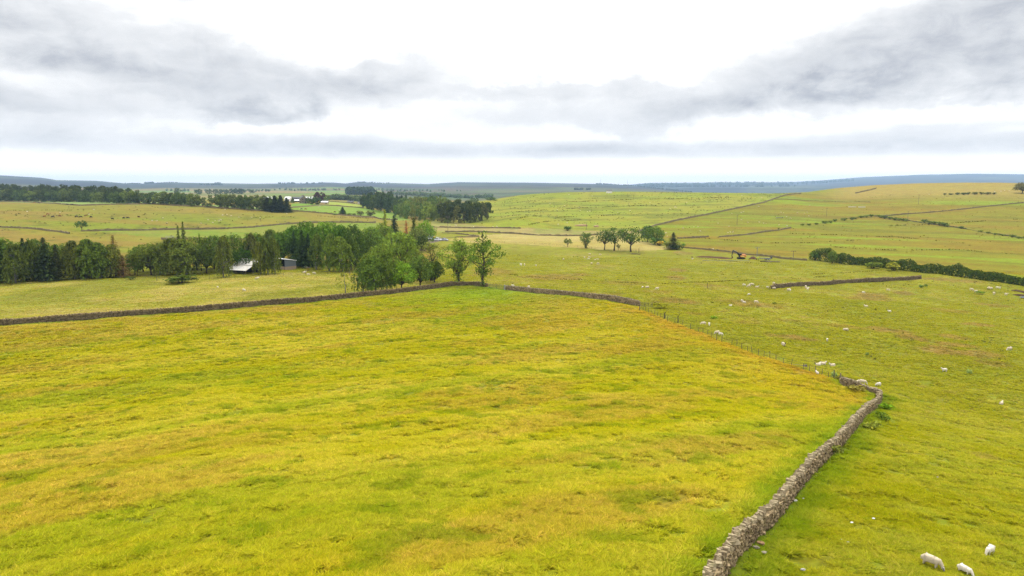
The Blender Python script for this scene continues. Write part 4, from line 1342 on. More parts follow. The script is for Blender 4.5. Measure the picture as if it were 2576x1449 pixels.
drystone_wall(NEAR_WALL, 'grey drystone wall running down the right of the meadow to the bend', 1.12, .48, .2, 3, cope=.18, rough=.25)
drystone_wall(NEAR_ARM, 'short tumbled drystone wall turning back from the bend to the fence', 1.25, .7, .27, 4, cope=.2, rough=.7)
drystone_wall(LEFT_WALL, 'long dark drystone wall along the far side of the meadow', 1.3, .55, .38, 5, mats=(STONE_DARK, STONE), cope=.3)
drystone_wall(MID_WALL, 'low drystone wall at the corner between the two ashes', 1.15, .55, .4, 6, mats=(STONE_DARK, STONE), cope=.2, rough=.3)
drystone_wall(MID_WALL_2, 'drystone wall from the green gate to the wooden hurdle', 1.3, .55, .38, 7, mats=(STONE, STONE_COPE), cope=.24)
drystone_wall([(1940, 728), (1958, 724), (1990, 721), (2050, 718.5), (2110, 713.5), (2170, 709), (2230, 707.5), (2290, 704), (2316, 701.5)], 'freestanding drystone wall with sheep gathered at one end', 1.35, .55, .42, 8, mats=(STONE_DARK, STONE), cope=.3, rough=.25)
far_wall([(0, 572), (80, 576), (150, 584), (175, 589)], 'short broken wall on the moor left of the hawthorn', seed=1)
far_wall([(204, 582), (330, 580), (450, 578), (560, 576.5), (640, 572), (700, 566), (760, 562), (850, 560), (945, 561)], 'long moor wall running from the single hawthorn behind the wood', 1.5, seed=2)
far_wall([(405, 603), (520, 602), (640, 603), (760, 604)], 'low wall glimpsed behind the larches', seed=3)
far_wall([(-40, 507), (60, 509), (202, 518), (300, 515), (383, 513.5), (470, 519), (560, 524), (690, 532.5)], 'wall in front of the moor belt of trees', 1.4, seed=4)
far_wall([(731, 532.5), (800, 536), (870, 543), (942, 547.5), (1000, 554)], 'lower boundary wall of the farm field', 1.6, seed=5)
far_wall([(731, 524), (772, 520), (816, 516.5), (870, 520), (915, 523.5)], 'wall across the farm field below the house', 1.5, seed=6)
far_wall([(822, 506.5), (870, 510.5), (914, 516)], 'upper wall running from the farm to the gully trees', 1.5, seed=7)
far_wall([(1087, 572), (1160, 574), (1240, 574), (1310, 575)], 'straight wall across the valley floor below the green hill', 1.3, seed=8)
far_wall([(1120, 584), (1200, 583.5), (1290, 588), (1345, 592), (1410, 594), (1460, 593.5), (1505, 591)], 'wall along the top of the straw field', 1.3, seed=9)
far_wall([(1112, 586), (1140, 587), (1180, 592), (1206, 596), (1180, 597), (1140, 598), (1100, 600)], 'ruined sheepfold wall curving round the power pole', 1.1, seed=10, gappy=.3)
far_wall([(1604, 584), (1648, 568), (1700, 556), (1800, 536), (1860, 523.5), (1923, 509.5), (1950, 500), (1977, 491.5), (2015, 487.5)], 'diagonal wall climbing between green hill and brown slope', 1.7, seed=11)
far_wall([(1704, 600.5), (1745, 599), (1783, 596.5)], 'short length of wall at the foot of the brown slope', 1.3, seed=12)
far_wall([(1809, 597), (1860, 593), (1923, 584), (1958, 580), (1990, 574)], 'wall rising towards the hillside thorn bushes', 1.3, seed=13)
far_wall([(2200, 545), (2260, 541), (2340, 535), (2430, 526), (2520, 516), (2620, 507)], 'long pale wall crossing the brown slope to the right edge', 1.4, seed=14)
far_wall([(2152, 487), (2180, 480.5), (2204, 475)], 'short dark wall near the top of the brown hill', 1.8, seed=15)
far_wall([(1718, 623.5), (1770, 628), (1830, 634), (1900, 643), (1960, 650), (2030, 656)], 'low wall behind the orange excavator', 1.1, seed=16)
far_wall([(1950, 502), (2050, 505.5), (2160, 508), (2190, 509)], 'faint pale wall across the upper slope', .9, seed=17, mat=simple('bent_grass_bank', S(206, 186, 124), .2, .5, .95, .05, obj_coord=False))
far_wall([(2205, 545), (2240, 549), (2290, 556), (2330, 562), (2390, 570), (2440, 578), (2500, 588), (2580, 600)], 'tumbled stony bank under the line of thorn bushes', .8, seed=18, mat=simple('stony_bank', S(150, 140, 110), .35, .6, .95, .05, obj_coord=False), gappy=.3)

# ------------------------------------------------------------------ fences, gates, poles
WOOD = simple('weathered_wood', S(158, 146, 122), .3, 4.0, .9, .1, stretch=(3, 3, .5))
WOOD_PALE = simple('pale_wood', S(186, 170, 140), .25, 4.0, .9, .1, stretch=(3, 3, .5))
WIRE = simple('fence_wire', S(120, 122, 120), .1, 3.0, .5, .4, metal=.6)
GREEN_PAINT = simple('gate_green', S(96, 150, 96), .2, 3.0, .6, .3, second=S(126, 120, 96), second_at=(.62, .72))
GALV = simple('galvanised', S(186, 192, 196), .18, 2.0, .45, .5, metal=.3)


def post_mesh(name, h=1.25, w=.11, seed=0, mat=None):
    mb = MB()
    r = RS(seed)
    mb.tube([(0, 0, -.3), (.01 * r.randn(), 0, h * .5), (.03 * r.randn(), .03 * r.randn(), h)], [w * .55, w * .5, w * .45], 6)
    return mb.mesh(name, mat or WOOD, bevel=0)


POSTS = [post_mesh('post', 1.15, .09, 1), post_mesh('post', 1.0, .08, 2), post_mesh('post', 1.25, .09, 3)]


def wire_fence(pts, label, heights=(.4, .75, 1.05), spacing=None, tall_ends=True, seed=0, group=None, wire_r=.012):
    pw = [P(*p) for p in pts]
    if spacing:
        x, y, s = world_path(pts, spacing)
        pw = [Vector((a, b, zat(a, b))) for a, b in zip(x, y)]
    mid = pw[len(pw) // 2]
    root = thing('wire_fence', label, 'fence', mid, group=group)
    r = RS(seed)
    for i, p in enumerate(pw):
        o = put('post', POSTS[i % 3] if i else POSTS[2], root, p - mid, r.rand() * 6)
        o.rotation_euler = (r.randn() * .05, r.randn() * .05, r.rand() * 6)
        if tall_ends and i in (0, len(pw) - 1):
            o.scale = (1.5, 1.5, 1.35)
    for h in heights:
        mb = MB()
        mb.tube([p - mid + Vector((0, 0, h)) for p in pw], [wire_r] * len(pw), 4)
        put('wire', mb.mesh('wire', WIRE), root)
    return root


wire_fence(FENCE, 'leaning post and wire fence along the orange grass margin')
wire_fence([(1960, 650), (2040, 655), (2120, 662), (2220, 671), (2320, 681), (2420, 694), (2500, 705), (2590, 716)], 'post and wire fence in front of the long hedge', spacing=5.0, seed=2)
wire_fence([(395, 706), (440, 705), (500, 704), (560, 702), (640, 699), (720, 694), (800, 690), (880, 692)], 'faint wire fence along the edge of the mown field', spacing=7.0, seed=3)
wire_fence([(1780, 725), (1860, 727), (1935, 729)], 'few thin fence posts left of the sheep at the wall end', spacing=14.0, seed=4)
wire_fence([(1150, 609), (1250, 611), (1330, 614), (1420, 620), (1520, 628), (1600, 634)], 'low fence line along the near edge of the straw field', spacing=9.0, seed=5)


def single_post(u, v, label, h=1.3, mat=None, w=.14, name='fence_post'):
    o = put(name, post_mesh(name, h, w, int(u), mat), loc=P(u, v))
    return tag(o, label, 'post')


single_post(2112.5, 963, 'pale stout post beside the dark bush near the wall bend', 1.45, WOOD_PALE, .2)
single_post(1741, 651, 'short wooden post with a lamb at its foot left of the excavator', 1.3, WOOD, .3)
single_post(1609, 783, 'tall end post below the wooden hurdle', 1.6, WOOD, .2)


def field_gate(a, b, label, mat, h=1.15, bars=5, name='field_gate'):
    pa, pb = P(*a), P(*b)
    L = (pb - pa).length
    root = thing(name, label, 'gate', pa, math.atan2(pb.y - pa.y, pb.x - pa.x))
    dz_ = pb.z - pa.z
    lift = lambda x, z: (x, 0, z + dz_ * x / L)
    for i in range(bars):
        mb = MB(); z = .18 + (h - .2) * i / (bars - 1)
        mb.tube([lift(.05, z), lift(L - .05, z)], [.035, .035], 6)
        put('bar', mb.mesh('bar', mat), root)
    for x in (.05, L * .5, L - .05):
        mb = MB(); mb.tube([lift(x, .12), lift(x, h)], [.04, .04], 6)
        put('upright', mb.mesh('upright', mat), root)
    mb = MB(); mb.tube([lift(.05, .18), lift(L - .05, h - .05)], [.025, .025], 5)
    put('brace', mb.mesh('brace', mat), root)
    return root


field_gate((1230, 725), (1268, 729), 'green metal field gate beside the tall ragged ash', GREEN_PAINT)
field_gate((1612, 772), (1632, 773), 'wooden hurdle gate at the end of the drystone wall', WOOD, 1.1, 5, 'hurdle_gate')
field_gate((1634, 773), (1642, 774), 'small leaning wooden pen panel right of the hurdle', WOOD, 1.15, 3, 'pen_panel')
field_gate((416, 600), (438, 599), 'pale galvanised sheep pen hurdles behind the wood', GALV, 1.2, 5, 'sheep_hurdle')
field_gate((1090, 601), (1110, 600), 'grey galvanised yard gate behind the white cars', GALV, 1.2, 5, 'yard_gate')
mb = MB(); mb.box((0, 0, .62), (.42, .42, 1.5), taper=.8)
tag(put('gate_pillar', mb.mesh('gate_pillar', simple('whitewashed_stone', S(236, 232, 222), .1, 3.0, .8, .2), bevel=.05), loc=P(1269.5, 729)), 'white stone gate pillar right of the green gate', 'gatepost')


def power_pole(u, v, h_px, label, arms=1, h=None, mat=None):
    p = P(u, v)
    H = h or h_px / F * depth(p)
    root = thing('power_pole', label, 'power pole', p)
    mb = MB(); mb.tube([(0, 0, -.5), (0, 0, H)], [.16, .11], 8)
    put('pole', mb.mesh('pole', mat or WOOD), root)
    for k in range(arms):
        mb = MB(); mb.box((0, 0, H - .25 - .7 * k), (2.3, .12, .14))
        put('crossarm', mb.mesh('crossarm', mat or WOOD), root)
    for x in (-1.0, 0, 1.0):
        mb = MB(); mb.tube([(x, 0, H - .18 if x else H), (x, 0, H + .18)], [.06, .05], 6)
        put('insulator', mb.mesh('insulator', simple('ceramic', S(170, 160, 150), .1, 3, .3, .5)), root)
    return root


power_pole(1127, 588, 44, 'tall dark power pole with a crossarm above the sheepfold', 2)
power_pole(2283, 557, 26, 'pale power pole at the end of the first bush row', mat=WOOD_PALE)
power_pole(2310, 515, 25, 'power pole standing alone higher on the brown slope', mat=WOOD_PALE)
power_pole(2079, 545, 22, 'thin grey power pole among sheep left of the bushes', mat=WOOD_PALE)
power_pole(1854, 566, 25, 'thin power pole below the diagonal wall', mat=WOOD_PALE)
power_pole(1995, 655, 24, 'pale power pole right of the excavator', mat=WOOD_PALE)
power_pole(1904, 648, 26, 'slim grey pole just behind the two workers', mat=GALV)
power_pole(1475, 578, 18, 'small pole on the valley floor below the green hill', mat=WOOD_PALE)

# ------------------------------------------------------------------ hedges and lines of thorn bushes
def hedge(pts, heights, label, width=2.6, color=(84, 104, 44), dens=26, leaf=.42, seed=0, name='hedge', group=None):
    rng = RS(seed)
    x, y, s = world_path(pts, .5)
    L = s[-1]
    n = int(L * dens)
    ss = rng.rand(n) * L
    hs = np.interp(ss / L, np.linspace(0, 1, len(heights)), heights) * (1 + .55 * (fbm(ss / 5., ss * 0 + seed, 3, 4) - .5) * 2)
    ph = rng.rand(n) * math.pi
    rad = .55 + .5 * rng.rand(n) ** .6
    tx, ty = offs(x, y)
    px, py = np.interp(ss, s, x), np.interp(ss, s, y)
    ox, oy = np.interp(ss, s, -ty), np.interp(ss, s, tx)
    lob = 1 + .3 * np.sin(ss * 1.3 + seed) * np.sin(ss * .47)
    d = np.cos(ph) * rad * width / 2 * lob
    zz = np.sin(ph) ** .7 * rad * hs
    z = ground_z(px + ox * d, py + oy * d) + zz
    nrm = np.stack([ox * np.cos(ph), oy * np.cos(ph), np.sin(ph) + .2], 1) + rng.randn(n, 3) * .5
    sz = leaf * (.6 + .8 * rng.rand(n))
    base = np.array((x[len(x) // 2], y[len(x) // 2], zat(x[len(x) // 2], y[len(x) // 2])))
    v, f = quads(np.stack([px + ox * d, py + oy * d, z], 1) - base, nrm, rng.randn(n, 3), sz, sz * 1.3)
    o = put(name, mesh_np(name, v, f, LEAF), loc=base)
    o.color = (*LC(*color), 1)
    return tag(o, label, 'hedge', group)


hedge([(2046, 652), (2100, 661), (2180, 669), (2260, 678), (2340, 686), (2430, 697), (2520, 709), (2600, 722)], [5.2, 5.0, 3.8, 3.4, 3.8, 4.4, 3.6, 3.8, 3.4, 3.0, 2.6, 2.4], 'long dense overgrown hedge above the stream', 4.6, (52, 70, 24), 150, .42, 1)
tree('hawthorn_bush', 'bush_a', 2050, 655, 22, 26, (66, 92, 40), 'darker taller bush at the start of the long hedge', 'bush')
tree('hawthorn_bush', 'round_d', 2093, 664, 34, 20, (78, 100, 42), 'pointed windswept tree standing up out of the hedge', 'tree')
tree('willow_bush', 'bush_b', 2248, 681, 22, 40, (108, 116, 46), 'rounded paler willow swelling out of the hedge', 'bush')
tree('willow_bush', 'bush_a', 2196, 676, 18, 36, (84, 102, 42), 'round green clump in the hedge left of the pale willow', 'bush')
rows = [(u, v, h, w) for (u, v, h, w) in [(2053, 565, 6, 14), (2075, 562, 8, 16), (2090, 561, 7, 14), (2100, 558, 9, 12), (2020, 567, 6, 12), (2035, 567, 6, 12), (2125, 555, 9, 18), (2143, 553, 8, 14), (2152, 551, 6, 12), (2166, 548, 7, 14), (2180, 547, 8, 14), (2192, 546, 9, 12), (1958, 578, 6, 7)]]
stand('thorn_bush', [('bush_a' if i % 2 else 'bush_b', r[0], r[1], r[2] * .85, r[3], ((84, 102, 48), (74, 94, 44))[i % 2]) for i, r in enumerate(rows)], 'thorn bushes climbing to the wall corner', 'climbing to the slope corner', 'low thorn bush', 'bush')
rows = [(2214, 548, 9, 16), (2226, 550, 10, 16), (2238, 552, 9, 16), (2251, 554, 9, 16), (2262, 555, 9, 14), (2272, 556, 9, 14), (2280, 557, 8, 10), (2325, 561, 12, 16), (2337, 563, 10, 16), (2350, 565, 11, 16), (2363, 567, 12, 18), (2376, 569, 12, 16), (2384, 571, 9, 12), (2417, 575, 8, 12), (2468, 584, 6, 14),
        (2486, 587, 5, 12), (2503, 590, 5, 14), (2522, 593, 5, 14), (2546, 597, 9, 18), (2562, 600, 6, 14), (2582, 602, 9, 18)]
stand('thorn_bush', [('bush_a' if i % 2 else 'bush_b', r[0], r[1], r[2] * .85, r[3], ((86, 104, 50), (74, 94, 46))[i % 2]) for i, r in enumerate(rows)], 'thorn bushes descending to the right', 'descending from the slope corner', 'dark thorn bush', 'bush')
rows = [(2376, 490, 4, 10), (2392, 490, 4, 12), (2408, 490, 6, 14), (2424, 490, 6, 14), (2436, 490, 7, 10), (2452, 489, 6, 14), (2468, 489, 6, 14), (2484, 489, 6, 14), (2500, 489, 5, 12)]
stand('thorn_bush', [('bush_a' if i % 2 else 'bush_b', *r, (62, 78, 44)) for i, r in enumerate(rows)], 'thorn bushes under the brown hilltop', 'in the row under the hilltop', 'small dark bush', 'bush')
# scrub against the near wall and by the fence end
for (u, v, h, w, c, lab) in [(2098, 953, 13, 14, (112, 136, 88), 'grey-green willow bush at the fence end'), (2113, 962, 13, 20, (92, 96, 50), 'dark ragged bush round the pale post'),
                             (2150, 985, 12, 44, (104, 104, 52), 'brown-green weeds heaped over the tumbled wall'), (2225, 1034, 14, 34, (88, 122, 30), 'nettles growing against the outside of the bend'),
                             (2196, 1086, 18, 40, (108, 122, 52), 'larger nettle clump halfway along the near wall'), (2222, 1060, 16, 34, (92, 118, 44), 'dark nettle clump just below the bend'),
                             (2100, 1146, 20, 34, (100, 112, 56), 'weedy clump against the middle of the near wall'), (2438, 943, 10, 12, (118, 140, 92), 'grey thistle clump on the pasture beyond the bend'),
                             (2181, 897, 8, 8, (110, 132, 80), 'small grey thistle near the middle of the pasture'), (1796, 803, 6, 16, (94, 126, 34), 'green rush tuft in the pasture beside the fence'),
                             (1658, 773, 8, 34, (120, 128, 40), 'rush clump right of the wooden hurdle'), (2317, 725, 6, 10, (74, 104, 58), 'dark thistle patch below the freestanding wall'), (2329, 722, 5, 8, (84, 110, 60), 'smaller thistle beside the dark thistle patch'),
                             (2464, 739, 5, 18, (92, 124, 46), 'rush clump among the sheep at the right'), (1948, 765, 4, 10, (110, 126, 52), 'low rush clump in the brown seed-head patch')]:
    tree('scrub_bush', 'bush_b' if w > 16 else 'bush_a', u, v, h * 1.5, w * 1.15, c, lab, 'bush', parts=False)
for (u, v, h, lab) in [(1672, 804, 25, 'crooked bare dead sapling in the fence line'), (1705, 813, 25, 'second bare sapling bending to the right over the fence'), (1607, 635, 12, 'twisted dead stump right of the tree clump')]:
    p = P(u, v); H = h / F * depth(p)
    mb = MB(); r = RS(int(u))
    pts = [(0, 0, -.2), (.05, 0, H * .35), (.0, .02, H * .6), (.22, 0, H * .85), (.5, 0, H)]
    mb.tube(pts, [.13, .10, .07, .04, .015], 6)
    t = thing('dead_sapling', lab, 'tree', p)
    put('trunk', mb.mesh('trunk', BARK), t)
    mb = MB()
    mb.tube([pts[2], (-.2, .05, H * .74), (-.18, .05, H * .9)], [.05, .03, .01], 5)
    put('branch', mb.mesh('branch', BARK), t)
# rush tussocks over the slope and hill: nobody would count them
def tussocks():
    rng = RS(77)
    pts, cs = [], []
    def scatter(n, ur, rr, keep):
        u = ur[0] + (ur[1] - ur[0]) * rng.rand(n)
        r = rr[0] + (rr[1] - rr[0]) * rng.rand(n) ** .8
        b = np.arctan((u - 1288) / F / 1.0113)
        x, y = r * np.sin(b), r * np.cos(b)
        k = keep(x, y, rng.rand(n))
        return x[k], y[k]
    for (n, ur, rr, pg, th, c, sc) in [(2400, (1150, 2000), (520, 870), PG_HILL, .52, (116, 120, 56), 1.8), (900, (1620, 2600), (380, 860), PG_SLOPE_R, .55, (150, 146, 46), 1.5),
                                       (900, (-60, 1050), (400, 640), None, .58, (112, 112, 60), 1.6), (900, (1240, 2600), (120, 330), None, .56, (116, 122, 48), .8)]:
        def keep(x, y, q):
            k = fbm(x / 26., y / 10., 211, 4) + .14 * (q - .5) > th
            return k & inside(pg, x, y) if pg is not None else k & ~inside(PG_MEADOW, x, y) & ~inside(PG_STRAW, x, y) & ~inside(PG_BEHIND, x, y)
        x, y = scatter(n, ur, rr, keep)
        m = len(x)
        if not m: continue
        z = ground_z(x, y)
        for _ in range(7):
            a = rng.rand(m) * 6.28
            hgt = sc * (.16 + .22 * rng.rand(m))
            px, py = x + np.cos(a) * sc * .35 * rng.rand(m), y + np.sin(a) * sc * .28 * rng.rand(m)
            pts.append((np.stack([px, py, z + hgt * .45], 1), np.stack([np.cos(a) * .5, np.sin(a) * .5, np.full(m, .9)], 1) + rng.randn(m, 3) * .3, np.full(m, sc * .42), hgt * 1.3))
            cs.append(np.repeat((np.array(LC(*c)) * .36)[None] * (.75 + .5 * rng.rand(m, 1)), 4, 0))
    # ditches and old field drains marked by rushes
    for line, sc in (([(1278, 690), (1340, 697), (1420, 703), (1500, 707), (1565, 711), (1632, 714)], .8), ([(1570, 693), (1640, 697), (1700, 699)], .7), ([(1588, 715), (1650, 716), (1740, 711), (1830, 707), (1920, 704), (2010, 701), (2090, 694)], .8),
                     ([(1700, 640), (1790, 652), (1860, 660), (1960, 666)], .7), ([(2045, 690), (2130, 686), (2220, 680)], .7), ([(800, 544), (840, 546.5), (900, 548), (960, 549)], 1.6), ([(640, 547), (700, 546), (750, 546)], 1.5), ([(20, 530), (90, 529), (180, 529)], 1.4),
                     ([(1740, 598), (1850, 606), (1960, 612), (2060, 611), (2160, 604)], 1.6), ([(1990, 588), (2120, 592), (2260, 597), (2420, 612)], 1.6), ([(2230, 568), (2330, 566), (2420, 560), (2560, 552)], 1.8), ([(2100, 622), (2240, 630), (2400, 628), (2560, 640)], 1.5),
                     ([(1290, 534), (1400, 527), (1520, 521), (1650, 516)], 1.9), ([(1300, 552), (1420, 546), (1540, 541)], 1.8), ([(1420, 509), (1560, 503), (1700, 500), (1850, 497)], 2.0), ([(1330, 566), (1400, 556), (1460, 553)], 1.6)):
        x, y, s = world_path(line, .5 if sc < 1 else 1.0)
        m = len(x)
        for _ in range(4):
            k = fbm(s / 9., s * 0 + sc, 17, 3) + .2 * rng.rand(m) > .52
            px, py = x[k] + rng.randn(k.sum()) * .5 * sc, y[k] + rng.randn(k.sum()) * .5 * sc
            hgt = sc * (.2 + .22 * rng.rand(k.sum())); a = rng.rand(k.sum()) * 6.28
            pts.append((np.stack([px, py, ground_z(px, py) + hgt * .45], 1), np.stack([np.cos(a), np.sin(a), np.full(len(a), .6)], 1) + rng.randn(len(a), 3) * .2, np.full(len(a), sc * .42), hgt * 1.1))
            cs.append(np.repeat((np.array(LC(112, 112, 40)) * .5)[None] * (.8 + .5 * rng.rand(len(a), 1)), 4, 0))
    v, f, n0 = [], [], 0
    for (c, nn, w, h) in pts:
        a, b = quads(c, nn, np.tile((0, 0, 1.0), (len(c), 1)), w, h)
        v.append(a); f.append(b + n0); n0 += len(a)
    m, t, out = new_mat('rush')
    at = t.n('ShaderNodeAttribute'); at.attribute_name = 'gcol'
    t.put(out.inputs[0], bsdf(t, at.outputs['Color'], .9, None, .1))
    o = put('rush_tussocks', mesh_np('rush_tussocks', np.concatenate(v), np.concatenate(f), m, vcol=np.concatenate(cs)))
    tag(o, 'dark rush tussocks dotted over the hill and rough pasture', None, kind='stuff')


tussocks()


# distant woods that read as one dark mass each
def far_wood(label, spots, h, color, spread=(1.0, 1.0), n=40, seed=0):
    """spots: outline centre line (u, v) pairs of the wood's foot; crowns of height h metres along it."""
    rng = RS(seed)
    w = [p if isinstance(p, Vector) else P(*p) for p in spots]
    v, f, n0 = [], [], 0
    for i in range(n):
        t = rng.rand() * (len(w) - 1); j = min(len(w) - 2, int(t)); q = t - j
        p = w[j].lerp(w[j + 1], q)
        b = math.atan2(p.x, p.y)
        back = rng.rand() * spread[1]
        x, y = p.x + math.sin(b) * back + rng.randn() * 2, p.y + math.cos(b) * back
        z = zat(x, y)
        hh = h * (.75 + .5 * rng.rand())
        lob = [((x + rng.randn() * hh * .1, y + rng.randn() * hh * .1, z + hh * k), (hh * .42, hh * .42, hh * .36)) for k in (.36, .62)]
        a, bq = lobes_cloud(lob, .0, hh * .34, RS(seed * 100 + i), shell=.8) if False else crown_blob(lob, hh * .30, RS(seed * 100 + i))
        v.append(a); f.append(bq + n0); n0 += len(a)
    base = np.array(w[len(w) // 2])
    o = put('forest', mesh_np('forest', np.concatenate(v) - base, np.concatenate(f), LEAF), loc=base)
    o.color = (*LC(*color), 1)
    tag(o, label, None, kind='stuff')


def crown_blob(lobes, leaf, rng, k=42):
    cs, ns = [], []
    for c, r in lobes:
        d = rng.randn(k, 3); d /= np.linalg.norm(d, axis=1, keepdims=True)
        cs.append(np.array(c) + d * np.array(r) * (.75 + .3 * rng.rand(k, 1))); ns.append(d + rng.randn(k, 3) * .4)
    cs, ns = np.concatenate(cs), np.concatenate(ns)
    s = leaf * (.7 + .7 * rng.rand(len(cs)))
    return quads(cs, ns, rng.randn(len(cs), 3), s, s)


far_wood('dark square plantation on the tawny ridge behind the farm', [(875, 489), (905, 490.5), (938, 492)], 17, (50, 68, 48), (1, 60), 70, 1)
far_wood('line of trees below the tawny ridge behind the farm', [(822, 503), (850, 503), (880, 505), (915, 508)], 8, (70, 88, 58), (1, 25), 50, 2)
far_wood('blue-green wood across the valley', [(985, 490), (1020, 492), (1060, 495), (1100, 497)], 8, (84, 104, 84), (1, 120), 60, 3)
far_wood('long belt of trees across the far valley', [(1095, 494), (1130, 497), (1180, 500), (1240, 497)], 8, (80, 102, 80), (1, 60), 60, 4)
far_wood('hedgerow trees on the near valley rim', [(1030, 507), (1060, 508.5), (1100, 510)], 7, (84, 104, 70), (1, 20), 30, 5)
far_wood('scattered woods under the moor on the left', [(420, 482), (470, 484), (520, 483), (600, 483), (680, 482)], 8, (80, 100, 80), (1, 200), 50, 6)
far_wood('trees along the foot of the far moor', [(690, 480), (760, 481), (830, 480), (960, 482), (1060, 483), (1180, 484)], 8, (84, 104, 92), (1, 300), 60, 7)
for i, (pts, h, n, lab) in enumerate([
        ([(312, 462.6), (352, 462.8)], 7, 30, 'skyline copse at the left end of the moor edge'), ([(362, 462), (388, 461.8)], 11, 22, 'round skyline clump on the moor edge'), ([(396, 461.5), (418, 460.5)], 6, 16, 'low skyline strip of trees on the moor'),
        ([(424, 460.2), (446, 460.4)], 7, 14, 'small skyline wood above the moor'), ([(500, 465), (560, 466)], 10, 30, 'dark block plantation on the moor side'), ([(540, 462), (556, 462)], 9, 12, 'skyline block of conifers on the moor'),
        ([(700, 463), (760, 462.6), (815, 461.5)], 12, 30, 'thin skyline plantation above the farm'), ([(900, 460), (940, 460.6), (985, 462)], 9, 30, 'dark heather edge of trees on the central skyline'),
        ([W(1440, 3000), W(1490, 3000)], 8, 20, 'trees showing just over the green hill'), ([W(1500, 5900), W(1560, 5600), W(1640, 5000), W(1740, 4300)], 9, 160, 'dark forest edge running down the far hillside'),
        ([W(1600, 8200), W(1760, 8000), W(1950, 8000)], 28, 120, 'blue far forest beyond the green hill'), ([W(1780, 9300), W(1900, 9000), W(2040, 9000), W(2150, 9300)], 30, 120, 'blue forest below the farthest hills'),
        ([W(1620, 7000), W(1700, 6800), W(1800, 6800), W(2000, 7000)], 26, 130, 'upper blue forest on the farthest slopes')]):
    far_wood(lab, pts, h, (60, 76, 62) if i < 9 else (66, 82, 72), (1, 220 if i > 8 else 90), n, 20 + i)
# ------------------------------------------------------------------ animals and people: one skinned body each
def skin_mesh(name, verts, edges, radii, mats, pick, sub=1, rough=0.0, seed=0):
    me = bpy.data.meshes.new(name + '_cage')
    me.from_pydata(verts, edges, [])
    o = bpy.data.objects.new(name + '_cage', me)
    COL.objects.link(o)
    mod = o.modifiers.new('skin', 'SKIN')
    mod.use_smooth_shade = True
    for i, r in enumerate(radii):
        r = r if isinstance(r, tuple) else (r, r)
        me.skin_vertices[0].data[i].radius = r
    me.skin_vertices[0].data[0].use_root = True
    ss = o.modifiers.new('sub', 'SUBSURF'); ss.levels = ss.render_levels = sub
    dg = bpy.context.evaluated_depsgraph_get()
    out = bpy.data.meshes.new_from_object(o.evaluated_get(dg))
    out.name = name
    COL.objects.unlink(o); bpy.data.objects.remove(o)
    out.materials.clear()
    for m in mats:
        out.materials.append(m)
    rg = RS(seed)
    for v in out.vertices:
        if rough and pick(v.co) == 0:
            k = 1 + rough * (vnoise(np.array(v.co.x * 14.), np.array(v.co.z * 14. + v.co.y * 9), seed) - .5)
            v.co = Vector((v.co.x, v.co.y * k, v.co.z * (1 + (k - 1) * .6)))
    for p in out.polygons:
        p.material_index = pick(p.center)
        p.use_smooth = True
    return out


FLEECE = simple('fleece', B(226, 210, 180), .16, 9.0, .95, .05, bmp=.8, second=B(214, 192, 156), second_at=(.58, .80))
LAMBWOOL = simple('lamb_wool', B(238, 228, 208), .08, 9.0, .95, .05, bmp=.5)
FACE_W = simple('white_face', B(240, 232, 222), .15, 8.0, .9, .1)
FACE_B = simple('dark_face', S(62, 54, 50), .3, 8.0, .9, .1)
FACE_S = simple('speckled_face', B(236, 228, 218), .15, 8.0, .9, .1, second=S(46, 40, 38), second_at=(.50, .54))


